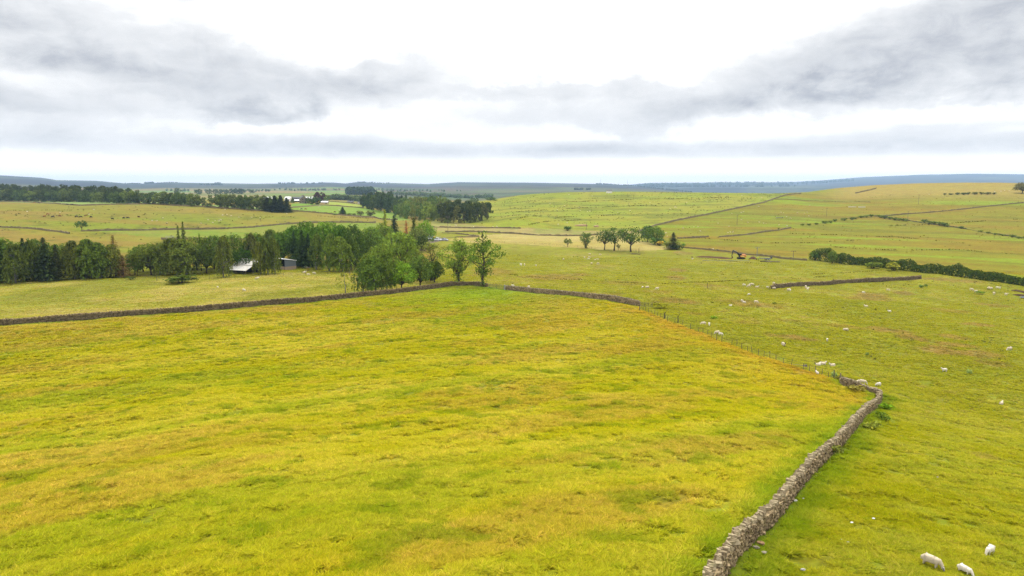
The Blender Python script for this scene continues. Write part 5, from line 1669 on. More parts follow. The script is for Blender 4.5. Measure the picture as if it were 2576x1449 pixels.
def sheep_mesh(name, pose, wool, face, k=1.0, seed=0):
    if pose == 'lie':
        V = [(-.15, 0, .34), (-.46, 0, .30), (.22, 0, .34), (.42, 0, .40), (.54, 0, .58), (.64, 0, .68), (.77, 0, .62), (.62, .13, .70), (.62, -.13, .70), (.30, .20, .14), (.50, .18, .06), (.30, -.20, .14), (.50, -.18, .06), (-.36, .24, .16), (-.20, .30, .06), (-.36, -.24, .16), (-.20, -.30, .06), (-.60, 0, .22)]
        R = [.28, .23, .26, .19, .12, .09, .05, .03, .03, .10, .05, .10, .05, .12, .06, .12, .06, .05]
        E = [(0, 1), (0, 2), (2, 3), (3, 4), (4, 5), (5, 6), (5, 7), (5, 8), (2, 9), (9, 10), (2, 11), (11, 12), (1, 13), (13, 14), (1, 15), (15, 16), (1, 17)]
        head = lambda c: c.x > .56 and c.z > .5
        leg = lambda c: c.z < .08
    else:
        V = [(-.15, 0, .70), (-.48, 0, .68), (.25, 0, .70), (.44, 0, .72)]
        R = [(.27, .29), (.22, .24), (.26, .28), (.19, .20)]
        if pose == 'graze':
            V += [(.60, 0, .52), (.72, 0, .28), (.80, 0, .10), (.66, .13, .33), (.66, -.13, .33)]
        else:
            V += [(.57, 0, .88), (.68, 0, 1.02), (.83, 0, .95), (.66, .14, 1.05), (.66, -.14, 1.05)]
        R += [.13, .09, .055, .025, .025]
        V += [(.28, .13, .44), (.28, .13, .22), (.30, .13, .0), (.28, -.13, .44), (.26, -.13, .22), (.24, -.13, .0),
              (-.44, .13, .46), (-.52, .13, .25), (-.47, .13, .0), (-.44, -.13, .46), (-.50, -.13, .25), (-.44, -.13, .0), (-.63, 0, .64), (-.68, 0, .44)]
        R += [.09, .045, .038, .09, .045, .038, .11, .05, .038, .11, .05, .038, .13, .035]
        E = [(0, 1), (0, 2), (2, 3), (3, 4), (4, 5), (5, 6), (5, 7), (5, 8), (2, 9), (9, 10), (10, 11), (2, 12), (12, 13), (13, 14), (1, 15), (15, 16), (16, 17), (1, 18), (18, 19), (19, 20), (1, 21), (21, 22)]
        head = (lambda c: c.x > .62 and c.z < .44) if pose == 'graze' else (lambda c: c.x > .58 and c.z > .9)
        leg = lambda c: c.z < .30 and c.x < .5
    V = [tuple(q * k for q in v) for v in V]
    R = [tuple(q * k for q in r) if isinstance(r, tuple) else r * k for r in R]
    pick = lambda c: 1 if head(c / k) or leg(c / k) else 0
    return skin_mesh(name, V, E, R, [wool, face], pick, 2, .10, seed)


SHEEP = {}
for pose in ('graze', 'stand', 'lie'):
    SHEEP[pose, 'ewe'] = sheep_mesh('sheep', pose, FLEECE, FACE_W, 1.06, 1)
    SHEEP[pose, 'dark'] = sheep_mesh('sheep', pose, FLEECE, FACE_B, 1.06, 2)
    SHEEP[pose, 'lamb'] = sheep_mesh('sheep', pose, LAMBWOOL, FACE_W, .86, 3)
SHEEP['graze', 'speck'] = sheep_mesh('sheep', 'graze', FLEECE, FACE_S, 1.12, 4)
_srng = RS(17)
POSE_WORD = {'graze': 'grazing', 'stand': 'standing', 'lie': 'lying'}


def sheep(u, v, label, pose='graze', kind='ewe', hd=None, group='sheep', size=1.0):
    hd = (_srng.choice([0, 180, 20, 160, -25, 205, 60, 240, 300])) + _srng.randn() * 14 if hd is None else hd
    p = P(u, v)
    o = put('sheep', SHEEP[pose, kind], loc=p - Vector((0, 0, .03)), rz=math.radians(hd))
    s = size * (.94 + .12 * _srng.rand())
    o.scale = (s, s, s)
    return tag(o, label, 'sheep', group)


# the ones one can single out
for (u, v, pose, kind, hd, label) in [
        (2343, 1428, 'graze', 'speck', -46, 'large shaggy ewe with a black-marked white face grazing'),
        (2488, 1396, 'graze', 'lamb', 212, 'clean white lamb grazing with its back turned uphill'),
        (2427, 1446, 'graze', 'lamb', -60, 'slim lamb grazing head down below the shaggy ewe'),
        (2519, 1017, 'lie', 'ewe', 40, 'sheep lying alone near the right edge of the pasture'),
        (2375, 935, 'stand', 'lamb', 165, 'lamb standing alert beyond the wall bend'),
        (2539, 882, 'graze', 'ewe', 190, 'grazing sheep beside the largest brown seed-head patch'),
        (2209, 972, 'graze', 'lamb', 190, 'lamb grazing just outside the tumbled wall end'),
        (2170, 967, 'graze', 'ewe', -20, 'ewe half hidden behind the tumbled wall'),
        (2152, 964, 'lie', 'ewe', 10, 'sheep resting behind the tumbled wall beside the ewe'),
        (2094, 921, 'lie', 'ewe', 175, 'ewe lying apart to the right of the huddle of three'),
        (2057, 920, 'lie', 'dark', 190, 'dark-faced ewe lying in the huddle of three'),
        (2062, 921, 'stand', 'lamb', 60, 'lamb standing against its mother in the huddle of three'),
        (2070, 917, 'lie', 'ewe', 0, 'sheep lying at the back of the huddle of three'),
        (1971, 872, 'stand', 'dark', -80, 'black-faced sheep facing the viewer in mid pasture'),
        (2081, 859, 'stand', 'lamb', 250, 'single lamb walking away in mid pasture'),
        (2127, 834, 'graze', 'dark', 170, 'small dark-headed sheep alone right of the walking lamb'),
        (1769, 818, 'graze', 'ewe', 178, 'long-bodied sheep grazing just above the fence'),
        (1784, 819, 'graze', 'lamb', 255, 'narrow lamb beside the long-bodied sheep'),
        (1804, 841, 'graze', 'ewe', 185, 'ewe of the pair grazing right by the fence'),
        (1813, 844, 'graze', 'lamb', -15, 'lamb of the pair grazing right by the fence'),
        (2055, 943, 'stand', 'lamb', 90, 'little lamb peeping from behind a fence post'),
        (2179, 772, 'lie', 'ewe', 150, 'sheep resting with raised head under the brown patch'),
        (2237, 786, 'stand', 'lamb', 175, 'lamb standing right of the resting sheep'),
        (2172, 738, 'graze', 'lamb', -40, 'lamb grazing in the open below the freestanding wall'),
        (2234, 732, 'graze', 'ewe', -20, 'sheep grazing left of the dark thistle patch'),
        (1884, 743, 'graze', 'lamb', 180, 'small lamb alone above the seed-head stand'),
        (1866, 760, 'graze', 'ewe', 100, 'ewe of a mother and lamb couple in the pasture'),
        (1872, 763, 'graze', 'lamb', 0, 'lamb of a mother and lamb couple in the pasture'),
        (1902, 763, 'graze', 'ewe', -25, 'stout sheep right of the mother and lamb couple'),
        (1837, 770, 'lie', 'lamb', 0, 'tiny lamb lying in the brown seed heads'),
        (1616, 725, 'graze', 'lamb', 235, 'leftmost of three sheep in a line beyond the hurdle'),
        (1628, 726, 'graze', 'dark', 190, 'middle of three sheep in a line beyond the hurdle'),
        (1653, 729, 'graze', 'ewe', 190, 'rightmost of three sheep in a line beyond the hurdle'),
        (1290, 721, 'stand', 'lamb', 170, 'sheep beside the white gate pillar over the wall'),
        (1330, 725, 'graze', 'ewe', 60, 'sheep grazing behind the wall right of the gate'),
        (548, 725, 'graze', 'lamb', -50, 'sheep by itself left in the mown field'),
        (614, 732, 'graze', 'lamb', -15, 'lamb grazing in the middle of the mown field'),
        (646, 703, 'graze', 'ewe', 185, 'lower of two sheep below the tin shed'),
        (650, 699.5, 'lie', 'lamb', 0, 'upper of two sheep below the tin shed'),
        (765, 688.5, 'stand', 'dark', 200, 'sheep standing below the wooden signpost in the mown field'),
        (768, 686, 'stand', 'lamb', 0, 'lamb right behind the sheep below the signpost'),
        (776, 693, 'graze', 'ewe', 10, 'round ewe lowest of four near the barn'),
        (790, 690, 'graze', 'ewe', 0, 'ewe rightmost of four near the barn'),
        (1789, 628, 'lie', 'ewe', 0, 'sheep lying beyond the wall left of the excavator'),
        (1794, 628, 'stand', 'lamb', 90, 'white lamb on the slope left of the excavator'),
        (1742, 652, 'lie', 'lamb', 0, 'white lamb lying at the foot of a wooden post')]:
    sheep(u, v, label, pose, kind, hd, size=.60 if v > 1350 else .68 if v > 1000 else .74)
FLOCKS = [
    ('by the freestanding wall end', 'sheep round the freestanding wall', [(1872, 718), (1883.5, 721, 'graze', 'ewe'), (1887.5, 717), (1892, 717.5), (1904, 722), (1931, 723.5), (1946, 714), (1949, 724), (1954, 723), (1946.5, 727), (1983, 731), (1988, 731), (2027, 723.5), (2033, 724), (2031.5, 728.5)]),
    ('in the flock below the stream hedge', 'sheep below the stream hedge', [(2444, 730), (2454.5, 735), (2486.5, 726.5), (2492.5, 727.5), (2509, 724.5), (2515, 726), (2500.5, 739.5), (2531, 742)]),
    ('in the flock below the tree clump', 'sheep below the tree clump', [(1483.5, 640), (1509.5, 641.5), (1470.5, 648), (1482.5, 647.5), (1480.5, 651.5), (1497, 654), (1504, 652), (1488, 664), (1504.5, 664), (1417, 653.5), (1310, 667.5), (1319.5, 666.5), (1348.5, 668.5), (1310.5, 665)]),
    ('on the moor behind the wood', 'sheep on the moor', [(382.5, 555), (394, 555), (409.5, 549, 'stand', 'dark'), (524, 553.5), (540.5, 554.5), (550.5, 555.5), (555.5, 553.5), (506, 561), (535.5, 560), (560, 541), (571, 541), (582, 542.5), (600.5, 546), (633, 546), (654, 547), (420, 561), (722, 538.5), (566, 526)]),
    ('among the cows on the moor', 'sheep among the cattle', [(722 - 0 - 497.5, 539.5), (651 - 0 - 500.5, 535), (736 - 0 - 500, 527), (566.5 - 498, 532)]),
    ('on the valley floor by the wall', 'sheep on the valley floor', [(1147, 567), (1191.5, 570.5), (1213, 571), (1240, 571), (1250, 570)]),
    ('on the green hill', 'sheep on the green hill', [(1402, 528), (1420, 518), (1459.5, 528.5), (1478, 532), (1483.5, 531), (1554, 534.5), (1584.5, 529), (1427, 560), (1404, 564), (1384, 512), (1583, 513), (1635, 508.5), (1698, 521), (1702, 522), (1456.5, 522), (1698, 520), (1727.5, 509), (1779, 506), (1866.5, 491.5), (1917, 496.5), (1867, 490.5), (1531, 487), (1490, 492.5), (1431, 489), (1686, 524)]),
    ('on the brown slope', 'sheep on the brown slope', [(1675, 586), (1678.5, 593.5), (1700, 570), (1718, 573.5), (1745.5, 570.5), (1756, 570), (1762, 581), (1834, 569.5), (1831, 585), (1837, 584), (1844, 583.5), (1841.5, 537), (1864.5, 534.5), (1870.5, 533), (1908.5, 519), (1865, 552.5), (1881, 560), (1910, 559), (1921, 561), (1926.5, 562), (1965, 534), (1971, 535), (1978.5, 544.5), (1989, 549.5), (1959.5, 565), (1979.5, 568), (2024, 537), (2031, 534.5), (2037, 516), (2035, 543), (2006, 535.5), (1806.5, 561.5)]),
    ('high under the hilltop bushes', 'sheep under the hilltop', [(2337 - 0 + 0, 489), (2472 + 30, 482), (2527, 478), (2539, 479.5), (2518, 481)]),
    ('on the farm field', 'sheep on the farm field', [(801.5, 520.5), (755, 525), (762, 525.5), (853.5, 528), (805, 518)]),
]
for place, grp, rows in FLOCKS:
    for n, r in enumerate(sorted(rows, key=lambda q: q[0])):
        pose = r[2] if len(r) > 2 else _srng.choice(['graze', 'graze', 'graze', 'stand', 'lie'])
        kind = r[3] if len(r) > 2 else _srng.choice(['ewe', 'lamb', 'ewe', 'lamb', 'dark'])
        noun = {'ewe': 'sheep', 'lamb': 'lamb', 'dark': 'dark-faced sheep'}[kind]
        sheep(r[0], r[1] + 1.2, f'white {noun} {POSE_WORD[pose]} {place}, {ordinal(n)} from the left', pose, kind, group=grp, size=.8)


def cow_mesh(name, mat, seed, graze):
    V = [(-.3, 0, 1.02), (-.95, 0, 1.08), (.45, 0, 1.0), (.85, 0, 1.05)]
    R = [(.38, .42), (.30, .34), (.38, .42), (.26, .30)]
    if graze:
        V += [(1.15, 0, .75), (1.35, 0, .42), (1.48, 0, .14), (1.28, .2, .52), (1.28, -.2, .52)]
    else:
        V += [(1.15, 0, 1.25), (1.38, 0, 1.32), (1.66, 0, 1.15), (1.34, .22, 1.40), (1.34, -.22, 1.40)]
    R += [.2, .14, .09, .04, .04]
    for x, dxx in ((.6, .02), (-.9, -.1)):
        for y in (.22, -.22):
            V += [(x, y, .62), (x + dxx, y, .34), (x, y, 0.0)]
            R += [.15, .075, .06]
    V += [(-1.26, 0, .95), (-1.3, 0, .4)]
    R += [.05, .03]
    E = [(0, 1), (0, 2), (2, 3), (3, 4), (4, 5), (5, 6), (5, 7), (5, 8), (2, 9), (9, 10), (10, 11), (2, 12), (12, 13), (13, 14), (1, 15), (15, 16), (16, 17), (1, 18), (18, 19), (19, 20), (1, 21), (21, 22)]
    return skin_mesh(name, V, E, R, [mat], lambda c: 0, 1, 0, seed)


HIDES = {'black': simple('black_hide', S(44, 38, 38), .2, 3, .7, .3), 'brown': simple('brown_hide', S(176, 104, 60), .2, 3, .8, .2), 'red': simple('red_hide', S(120, 58, 42), .2, 3, .8, .2), 'tan': simple('tan_hide', S(206, 140, 84), .2, 3, .8, .2)}
COWS = {}
for (u, v, c, hd, g, label) in [
        (133, 547.5, 'black', 180, 1, 'black cow nearest the brown pair on the moor'), (192.5, 547, 'black', 175, 1, 'black cow of the left pair above the hawthorn'), (203, 548, 'black', 200, 1, 'smaller black cow of the left pair above the hawthorn'),
        (229, 548, 'black', 180, 1, 'black cow alone right of the hawthorn'), (283, 552.5, 'black', 185, 0, 'large black cow lowest on the moor'), (311.5, 550, 'black', 180, 1, 'first of two black cows nose to tail'), (321.5, 550, 'black', 180, 0, 'second of two black cows nose to tail'),
        (120.5, 541, 'tan', 10, 1, 'pale tan cow above the black cows'), (112, 546.5, 'tan', 0, 0, 'tan cow lying low beside the pale tan cow'), (150.5, 545, 'brown', 0, 1, 'reddish brown cow above the hawthorn to the left'), (216, 544.5, 'brown', 180, 1, 'light brown cow between black cows'),
        (349, 547.5, 'red', 180, 0, 'dark red calf at the right of the herd'), (169, 516, 'black', 0, 1, 'black cow far off under the tree belt'), (181.5, 516.5, 'black', 30, 0, 'second black cow far off under the tree belt'), (98, 512, 'red', 0, 1, 'brown cow behind the belt wall'),
        (86.5, 511.5, 'tan', 0, 1, 'pale cow behind the belt wall'), (758.5, 527.5, 'black', 0, 1, 'black cow in the farm field'), (769, 527.5, 'brown', 0, 1, 'brown cow in the farm field'), (842.5, 535, 'red', 0, 1, 'brown cow in the farm field by the conifer')]:
    if (c, g) not in COWS:
        COWS[c, g] = cow_mesh('cow', HIDES[c], len(COWS), g)
    o = put('cow', COWS[c, g], loc=P(u, v), rz=math.radians(hd + _srng.randn() * 12))
    o.scale = (.86,) * 3
    tag(o, label, 'cow', 'cattle')


def person(u, v, label, hd, bend_=0.0, vest=S(214, 226, 50), dark=S(40, 44, 56)):
    vm, dm = simple('hi_vis_' + label[:5].strip(), tuple(q * 2 for q in vest), .1, 3, .7, .2), simple('work_trousers', dark, .2, 3, .8, .2)
    sk, hat = simple('skin', S(214, 164, 136), .06, 4, .6, .3), simple('hard_hat', B(240, 238, 230), .05, 3, .4, .5)
    b = bend_
    V = [(0, 0, .95), (b * .5, 0, 1.20), (b * .9, 0, 1.42), (b * 1.05, 0, 1.53), (b * 1.15, 0, 1.66), (b * 1.2, 0, 1.74),
         (0, .10, .90), (.06, .11, .50), (0, .11, .08), (.16, .12, .03), (0, -.10, .90), (.02, -.11, .50), (-.05, -.11, .08), (.11, -.12, .03),
         (b * .9, .20, 1.40), (b * .9 + .06, .27, 1.12), (b * .9 + .26, .22, .96), (b * .9 + .34, .21, .92), (b * .9, -.20, 1.40), (b * .9 + .04, -.27, 1.12), (b * .9 + .20, -.23, .93), (b * .9 + .28, -.22, .89)]
    R = [.15, .15, .15, .065, .105, .08, .10, .07, .05, .045, .10, .07, .05, .045, .075, .055, .045, .04, .075, .055, .045, .04]
    E = [(0, 1), (1, 2), (2, 3), (3, 4), (4, 5), (0, 6), (6, 7), (7, 8), (8, 9), (0, 10), (10, 11), (11, 12), (12, 13), (2, 14), (14, 15), (15, 16), (16, 17), (2, 18), (18, 19), (19, 20), (20, 21)]
    def pick(c):
        if c.z > 1.68: return 3
        if c.z > 1.52: return 2
        if (abs(c.y) > .17 and c.z < .97 and c.x > .15): return 2
        return 0 if c.z > .90 else 1
    me = skin_mesh('person', V, E, R, [vm, dm, sk, hat], pick, 1)
    o = put('person', me, loc=P(u, v), rz=math.radians(hd))
    return tag(o, label, 'person')


person(1903.5, 655, 'worker in a yellow high-visibility jacket bending beside another', 20, .25)
person(1908, 655.5, 'second worker in a yellow-green jacket standing upright by the pole', 160, .06, S(188, 216, 60))

# ------------------------------------------------------------------ machines and vehicles
ORANGE = simple('orange_paint', B(214, 136, 66), .15, 2, .45, .5, second=B(214, 110, 50), second_at=(.6, .75))
YELLOW = simple('yellow_paint', B(250, 206, 50), .06, 2, .4, .5)
BLACK = simple('black_rubber', S(36, 34, 34), .25, 5, .8, .2)
STEEL = simple('dark_steel', S(74, 78, 84), .2, 3, .5, .5, metal=.2)
WHITEP = simple('white_paint', B(246, 247, 250), .03, 2, .25, .5)
SILVER = simple('silver_paint', B(212, 216, 224), .03, 2, .25, .5, metal=.2)
GLASS = simple('dark_glass', S(34, 40, 48), .05, 2, .08, .6)
SOIL = simple('bare_soil', S(132, 98, 72), .3, .6, .98, .05, bmp=.8, obj_coord=False, second=S(104, 78, 58))


def excavator():
    p = P(1864, 652)
    k = 18.5 / F * depth(p) / 3.3
    t = thing('excavator', 'orange tracked excavator with black boom reaching left over bare soil', 'excavator', p, math.radians(176), scale=(k, k, k))
    for y in (-.95, .95):
        mb = MB()
        prof = [(-1.55, .15), (-1.25, 0), (1.25, 0), (1.6, .18), (1.68, .42), (1.5, .72), (1.2, .8), (-1.2, .8), (-1.55, .68), (-1.68, .42)]
        mb.v = []; n = len(prof)
        mb.add([(a, y - .25, z) for a, z in prof] + [(a, y + .25, z) for a, z in prof], [tuple(range(n))[::-1], tuple(range(n, 2 * n))] + [(i, (i + 1) % n, n + (i + 1) % n, n + i) for i in range(n)])
        o = put('track', mb.mesh('track', BLACK, bevel=.03), t)
        w = MB()
        for x in (-1.1, -.4, .4, 1.1):
            w.tube([(x, y - .29, .36), (x, y + .29, .36)], [.2, .2], 10)
        put('roller', w.mesh('roller', STEEL), o)
    mb = MB(); mb.box((0, 0, .55), (1.9, 1.4, .4)); mb.tube([(0, 0, .7), (0, 0, 1.0)], [.6, .6], 14)
    put('undercarriage', mb.mesh('undercarriage', STEEL), t)
    mb = MB(); mb.box((-.55, 0, 1.45), (2.5, 2.3, .8)); mb.box((-.95, 0, 2.05), (1.55, 2.2, .45), taper=.93)
    put('body', mb.mesh('body', ORANGE, bevel=.06), t)
    mb = MB(); mb.box((-.35, 1.165, 1.42), (1.5, .05, .5)); mb.box((-.35, -1.165, 1.42), (1.5, .05, .5))
    put('side_panel', mb.mesh('side_panel', simple('yellow_panel', B(250, 208, 110), .06, 2, .4, .5)), t)
    mb = MB(); mb.box((-1.75, 0, 1.5), (.5, 2.2, 1.0))
    put('counterweight', mb.mesh('counterweight', ORANGE, bevel=.12), t)
    mb = MB(); mb.box((.62, .62, 1.85), (1.25, .95, 1.6), taper=.92)
    c = put('cab', mb.mesh('cab', simple('cab_paint', S(52, 50, 50), .1, 2, .4, .5), bevel=.05), t)
    mb = MB(); mb.box((1.245, .62, 2.05), (.03, .8, .95)); mb.box((.62, 1.10, 2.1), (1.0, .03, .8)); mb.box((.62, .14, 2.1), (1.0, .03, .8))
    put('window', mb.mesh('window', GLASS), c)
    def plate(prof, y, w, name, mat):
        m = MB(); n = len(prof)
        m.add([(a, y - w / 2, z) for a, z in prof] + [(a, y + w / 2, z) for a, z in prof], [tuple(range(n))[::-1], tuple(range(n, 2 * n))] + [(i, (i + 1) % n, n + (i + 1) % n, n + i) for i in range(n)])
        return put(name, m.mesh(name, mat, bevel=.03), t)
    plate([(.6, 1.25), (.95, 1.25), (1.9, 2.75), (3.75, 3.55), (3.7, 3.85), (3.45, 3.85), (1.6, 3.15), (1.25, 2.9)], -.25, .36, 'boom', STEEL)
    plate([(3.3, 4.05), (3.6, 4.15), (3.95, 3.7), (4.15, 1.5), (3.95, 1.35), (3.55, 3.1)], -.25, .3, 'stick', STEEL)
    plate([(4.15, 1.55), (3.85, 1.45), (3.55, .95), (3.6, .5), (3.95, .25), (4.45, .35), (4.4, .55), (4.05, .6), (3.95, .95)], -.25, .8, 'bucket', simple('rusty_bucket', S(150, 96, 66), .25, 3, .8, .2))
    m = MB(); m.tube([(1.0, -.25, 1.7), (2.3, -.25, 2.75)], [.09, .07], 8)
    put('ram', m.mesh('ram', simple('ram_chrome', S(200, 204, 210), .05, 2, .3, .6, metal=.6)), t)
    m = MB(); m.tube([(1.8, -.25, 3.35), (3.3, -.25, 4.05)], [.09, .07], 8)
    put('ram', m.mesh('ram', MATS['ram_chrome']), t)


excavator()


def mound(name, pts, width, h, mat, label, cat, seed=0, kind=None):
    x, y, s = world_path(pts, 1.0)
    tx, ty = offs(x, y)
    r = RS(seed)
    n, m = len(x), 7
    V = []
    for j in range(m):
        a = -1 + 2 * j / (m - 1)
        zz = h * (1 - a * a) * (.7 + .5 * vnoise(s / 3., s * 0 + j * .7, seed)) * np.sin(np.pi * np.clip((s + .01) / s[-1], 0, 1)) ** .4 + (-.12 if abs(a) == 1 else 0)
        wj = width * .5 * a * (.8 + .5 * vnoise(s / 5., s * 0 + a * 2, seed + 1))
        px, py = x - ty * wj, y + tx * wj
        V.append(np.stack([px, py, ground_z(px, py) + zz + (.06 if abs(a) < 1 else 0)], 1))
    base = np.array((x[n // 2], y[n // 2], zat(x[n // 2], y[n // 2])))
    i = np.arange(n - 1)
    F_ = np.concatenate([np.stack([j * n + i, j * n + i + 1, (j + 1) * n + i + 1, (j + 1) * n + i], 1) for j in range(m - 1)])
    o = put(name, mesh_np(name, np.concatenate(V) - base, F_, mat, smooth=True), loc=base)
    return tag(o, label, cat, kind=kind)


mound('soil_bank', [(1752, 646), (1780, 647.5), (1810, 649), (1838, 650.5)], 4.5, .55, SOIL, 'long strip of freshly dug brown soil beside the excavator', 'soil')
mound('soil_bank', [(1887, 652.5), (1895, 652), (1903, 652.5)], 3.0, 1.3, SOIL, 'dark brown soil mound right of the excavator', 'soil', 3)
mound('peat_bank', [(2548, 730), (2565, 734), (2600, 742)], 1.4, .5, simple('peat', S(120, 98, 68), .3, .8, .98, .05, bmp=.8, obj_coord=False), 'upper dark peat bank cut by the stream', 'bank', 5)
mound('peat_bank', [(2552, 741), (2568, 744), (2600, 748)], 1.4, .5, MATS['peat'], 'lower dark peat bank beside the water', 'bank', 6)
mb = MB(); pa, pb = P(1767, 655.5), P(1886, 656.5)
mb.tube([pa + Vector((0, 0, .1)), pa.lerp(pb, .5) + Vector((0, 0, .12 + zat(*((pa + pb) / 2)[:2]) - (pa.z + pb.z) / 2)), pb + Vector((0, 0, .1))], [.12] * 3, 8)
tag(put('water_pipe', mb.mesh('water_pipe', simple('pale_pipe', S(190, 190, 160), .1, 1, .6, .3))), 'long pale pipe lying on the grass beside the excavator', 'pipe')


def pond():
    c = P(2606, 754)
    n = 40
    r = RS(4)
    V = [(0, 0, 0)] + [((4 + 1.2 * math.sin(2 * a + 1) + r.rand()) * math.cos(a), (3 + .8 * math.sin(3 * a)) * math.sin(a), 0) for a in np.linspace(0, 2 * math.pi, n, endpoint=False)]
    me = bpy.data.meshes.new('water')
    me.from_pydata(V, [], [(0, 1 + i, 1 + (i + 1) % n) for i in range(n)])
    m, t, out = new_mat('water')
    pos = t.n('ShaderNodeNewGeometry').outputs['Position']
    t.put(out.inputs[0], bsdf(t, S(90, 100, 108), .12, bump(t, t.noise(pos, 2.5, 3), .15, .05), .6))
    me.materials.append(m)
    o = put('water', me, loc=(c.x + 3, c.y + 3, zat(c.x + 3, c.y + 3) + .30))
    tag(o, 'small sky-grey pool of the stream at the right edge', None, kind='structure')


pond()


def wheel_mesh(r=.34, w=.22):
    a = MB(); a.tube([(0, -w / 2, 0), (0, w / 2, 0)], [r, r], 18)
    b = MB(); b.tube([(0, -w / 2 - .01, 0), (0, w / 2 + .01, 0)], [r * .6, r * .6], 14)
    return a.mesh('tyre', BLACK, bevel=.02), b.mesh('rim', SILVER)


def car(u, v, label, hd, paint, suv=True):
    p = P(u, v)
    t = thing('parked_car', label, 'car', p, math.radians(hd), group='parked cars')
    H = 1.72 if suv else 1.42
    L, wd = (4.5, 1.85) if suv else (4.4, 1.78)
    def side(prof, w, name, mat, parent=t, bev=.05):
        m = MB(); n = len(prof)
        m.add([(a, -w / 2, z) for a, z in prof] + [(a, w / 2, z) for a, z in prof], [tuple(range(n))[::-1], tuple(range(n, 2 * n))] + [(i, (i + 1) % n, n + (i + 1) % n, n + i) for i in range(n)])
        return put(name, m.mesh(name, mat, bevel=bev), parent)
    if suv:
        low = [(-2.2, .38), (2.2, .38), (2.26, .75), (2.1, 1.02), (1.15, 1.12), (-2.2, 1.14), (-2.27, .8)]
        top = [(-2.12, 1.12), (1.12, 1.1), (.45, H - .03), (.1, H), (-1.6, H), (-1.92, H - .06)]
        gl = [(-1.95, 1.16), (.92, 1.14), (.36, H - .12), (-1.78, H - .12)]
    else:
        low = [(-2.15, .3), (2.15, .3), (2.2, .62), (1.95, .80), (1.0, .92), (-1.6, .95), (-2.1, .92), (-2.2, .6)]
        top = [(-1.85, .93), (1.15, .90), (.35, H - .04), (0, H), (-.7, H), (-1.1, H - .08)]
        gl = [(-1.5, .97), (.9, .95), (.28, H - .10), (-.95, H - .12)]
    b = side(low, wd, 'body', paint, bev=.08)
    side(top, wd - .22, 'roof', paint, bev=.07)
    side(gl, wd - .19, 'window', GLASS, bev=.01)
    m = MB(); x0, x1 = (1.10, .48) if suv else (1.12, .38)
    z0, z1 = (1.14, H - .08) if suv else (.94, H - .08)
    m.add([(x0 + .02, -.72, z0), (x0 + .02, .72, z0), (x1 + .03, .62, z1), (x1 + .03, -.62, z1)], [(0, 1, 2, 3)])
    put('windscreen', m.mesh('windscreen', GLASS), t)
    ty, rm = wheel_mesh()
    for x in (-1.38, 1.38):
        for y in (-wd / 2 + .1, wd / 2 - .1):
            w = put('wheel', ty, t, (x, y, .34)); put('rim', rm, w)
    for y in (-.62, .62):
        m = MB(); m.box((2.2 if suv else 2.12, y, .8 if suv else .68), (.12, .34, .16))
        put('headlight', m.mesh('headlight', simple('lamp_glass', S(235, 238, 240), .03, 2, .2, .6), bevel=.03), t)
    return t


car(1101, 605.5, 'white high-roofed car parked left of the silver car', -14, WHITEP, True)
car(1118, 605, 'silver grey saloon car parked by the yard gate', -14, SILVER, False)


def van():
    p = P(1083, 604)
    t = thing('works_van', 'white van with a yellow rear end half hidden by trees', 'van', p, math.radians(150))
    mb = MB(); mb.box((0, 0, 1.55), (5.2, 2.1, 2.1))
    put('body', mb.mesh('body', WHITEP, bevel=.1), t)
    mb = MB(); mb.prism([(-1.0, .5), (1.0, .5), (.9, 1.9), (-.9, 1.9)], 2.6, 3.7)
    put('cab', mb.mesh('cab', WHITEP, bevel=.12), t)
    mb = MB(); mb.box((-2.63, 0, 1.6), (.06, 1.95, 1.7))
    put('rear_panel', mb.mesh('rear_panel', YELLOW), t)
    mb = MB()
    for i in range(4):
        mb.box((-2.67, -.72 + .48 * i, 1.0), (.02, .16, .5), 0)
    put('chevron', mb.mesh('chevron', simple('red_chevron', S(206, 70, 50), .05, 2, .4, .4)), t)
    mb = MB(); mb.box((0, 0, .42), (5.0, 1.8, .3))
    put('chassis', mb.mesh('chassis', BLACK), t)
    ty, rm = wheel_mesh(.38, .25)
    for x in (-1.7, 2.6):
        for y in (-.95, .95):
            w = put('wheel', ty, t, (x, y, .38)); put('rim', rm, w)


van()


def trailer():
    p = P(1927, 654)
    t = thing('flatbed_trailer', 'low dark flatbed trailer standing by the field wall', 'trailer', p, math.radians(4))
    mb = MB(); mb.box((0, 0, .75), (5.0, 2.0, .16)); put('bed', mb.mesh('bed', STEEL), t)
    mb = MB(); mb.prism([(-.9, .83), (.9, .83), (.9, 1.5), (-.9, 1.5)], 2.4, 2.5); put('headboard', mb.mesh('headboard', STEEL), t)
    mb = MB(); mb.tube([(-2.5, 0, .7), (-3.9, 0, .55)], [.08, .06], 6); put('drawbar', mb.mesh('drawbar', STEEL), t)
    ty, rm = wheel_mesh(.36, .22)
    for x in (.2, 1.1):
        for y in (-.95, .95):
            w = put('wheel', ty, t, (x, y, .36)); put('rim', rm, w)


trailer()


def log_(u, v, L, r, label, hd, mat, name='log'):
    p = P(u, v)
    mb = MB(); q = RS(int(u))
    n = 6
    mb.tube([((i / (n - 1) - .5) * L, .1 * q.randn() * r * 4, r * .8 + .05 * q.randn()) for i in range(n)], [r * (.7 + .5 * q.rand()) for _ in range(n)], 8)
    o = put(name, mb.mesh(name, mat, smooth=True), loc=p, rz=math.radians(hd))
    return tag(o, label, 'log' if name == 'log' else name.replace('_', ' '))


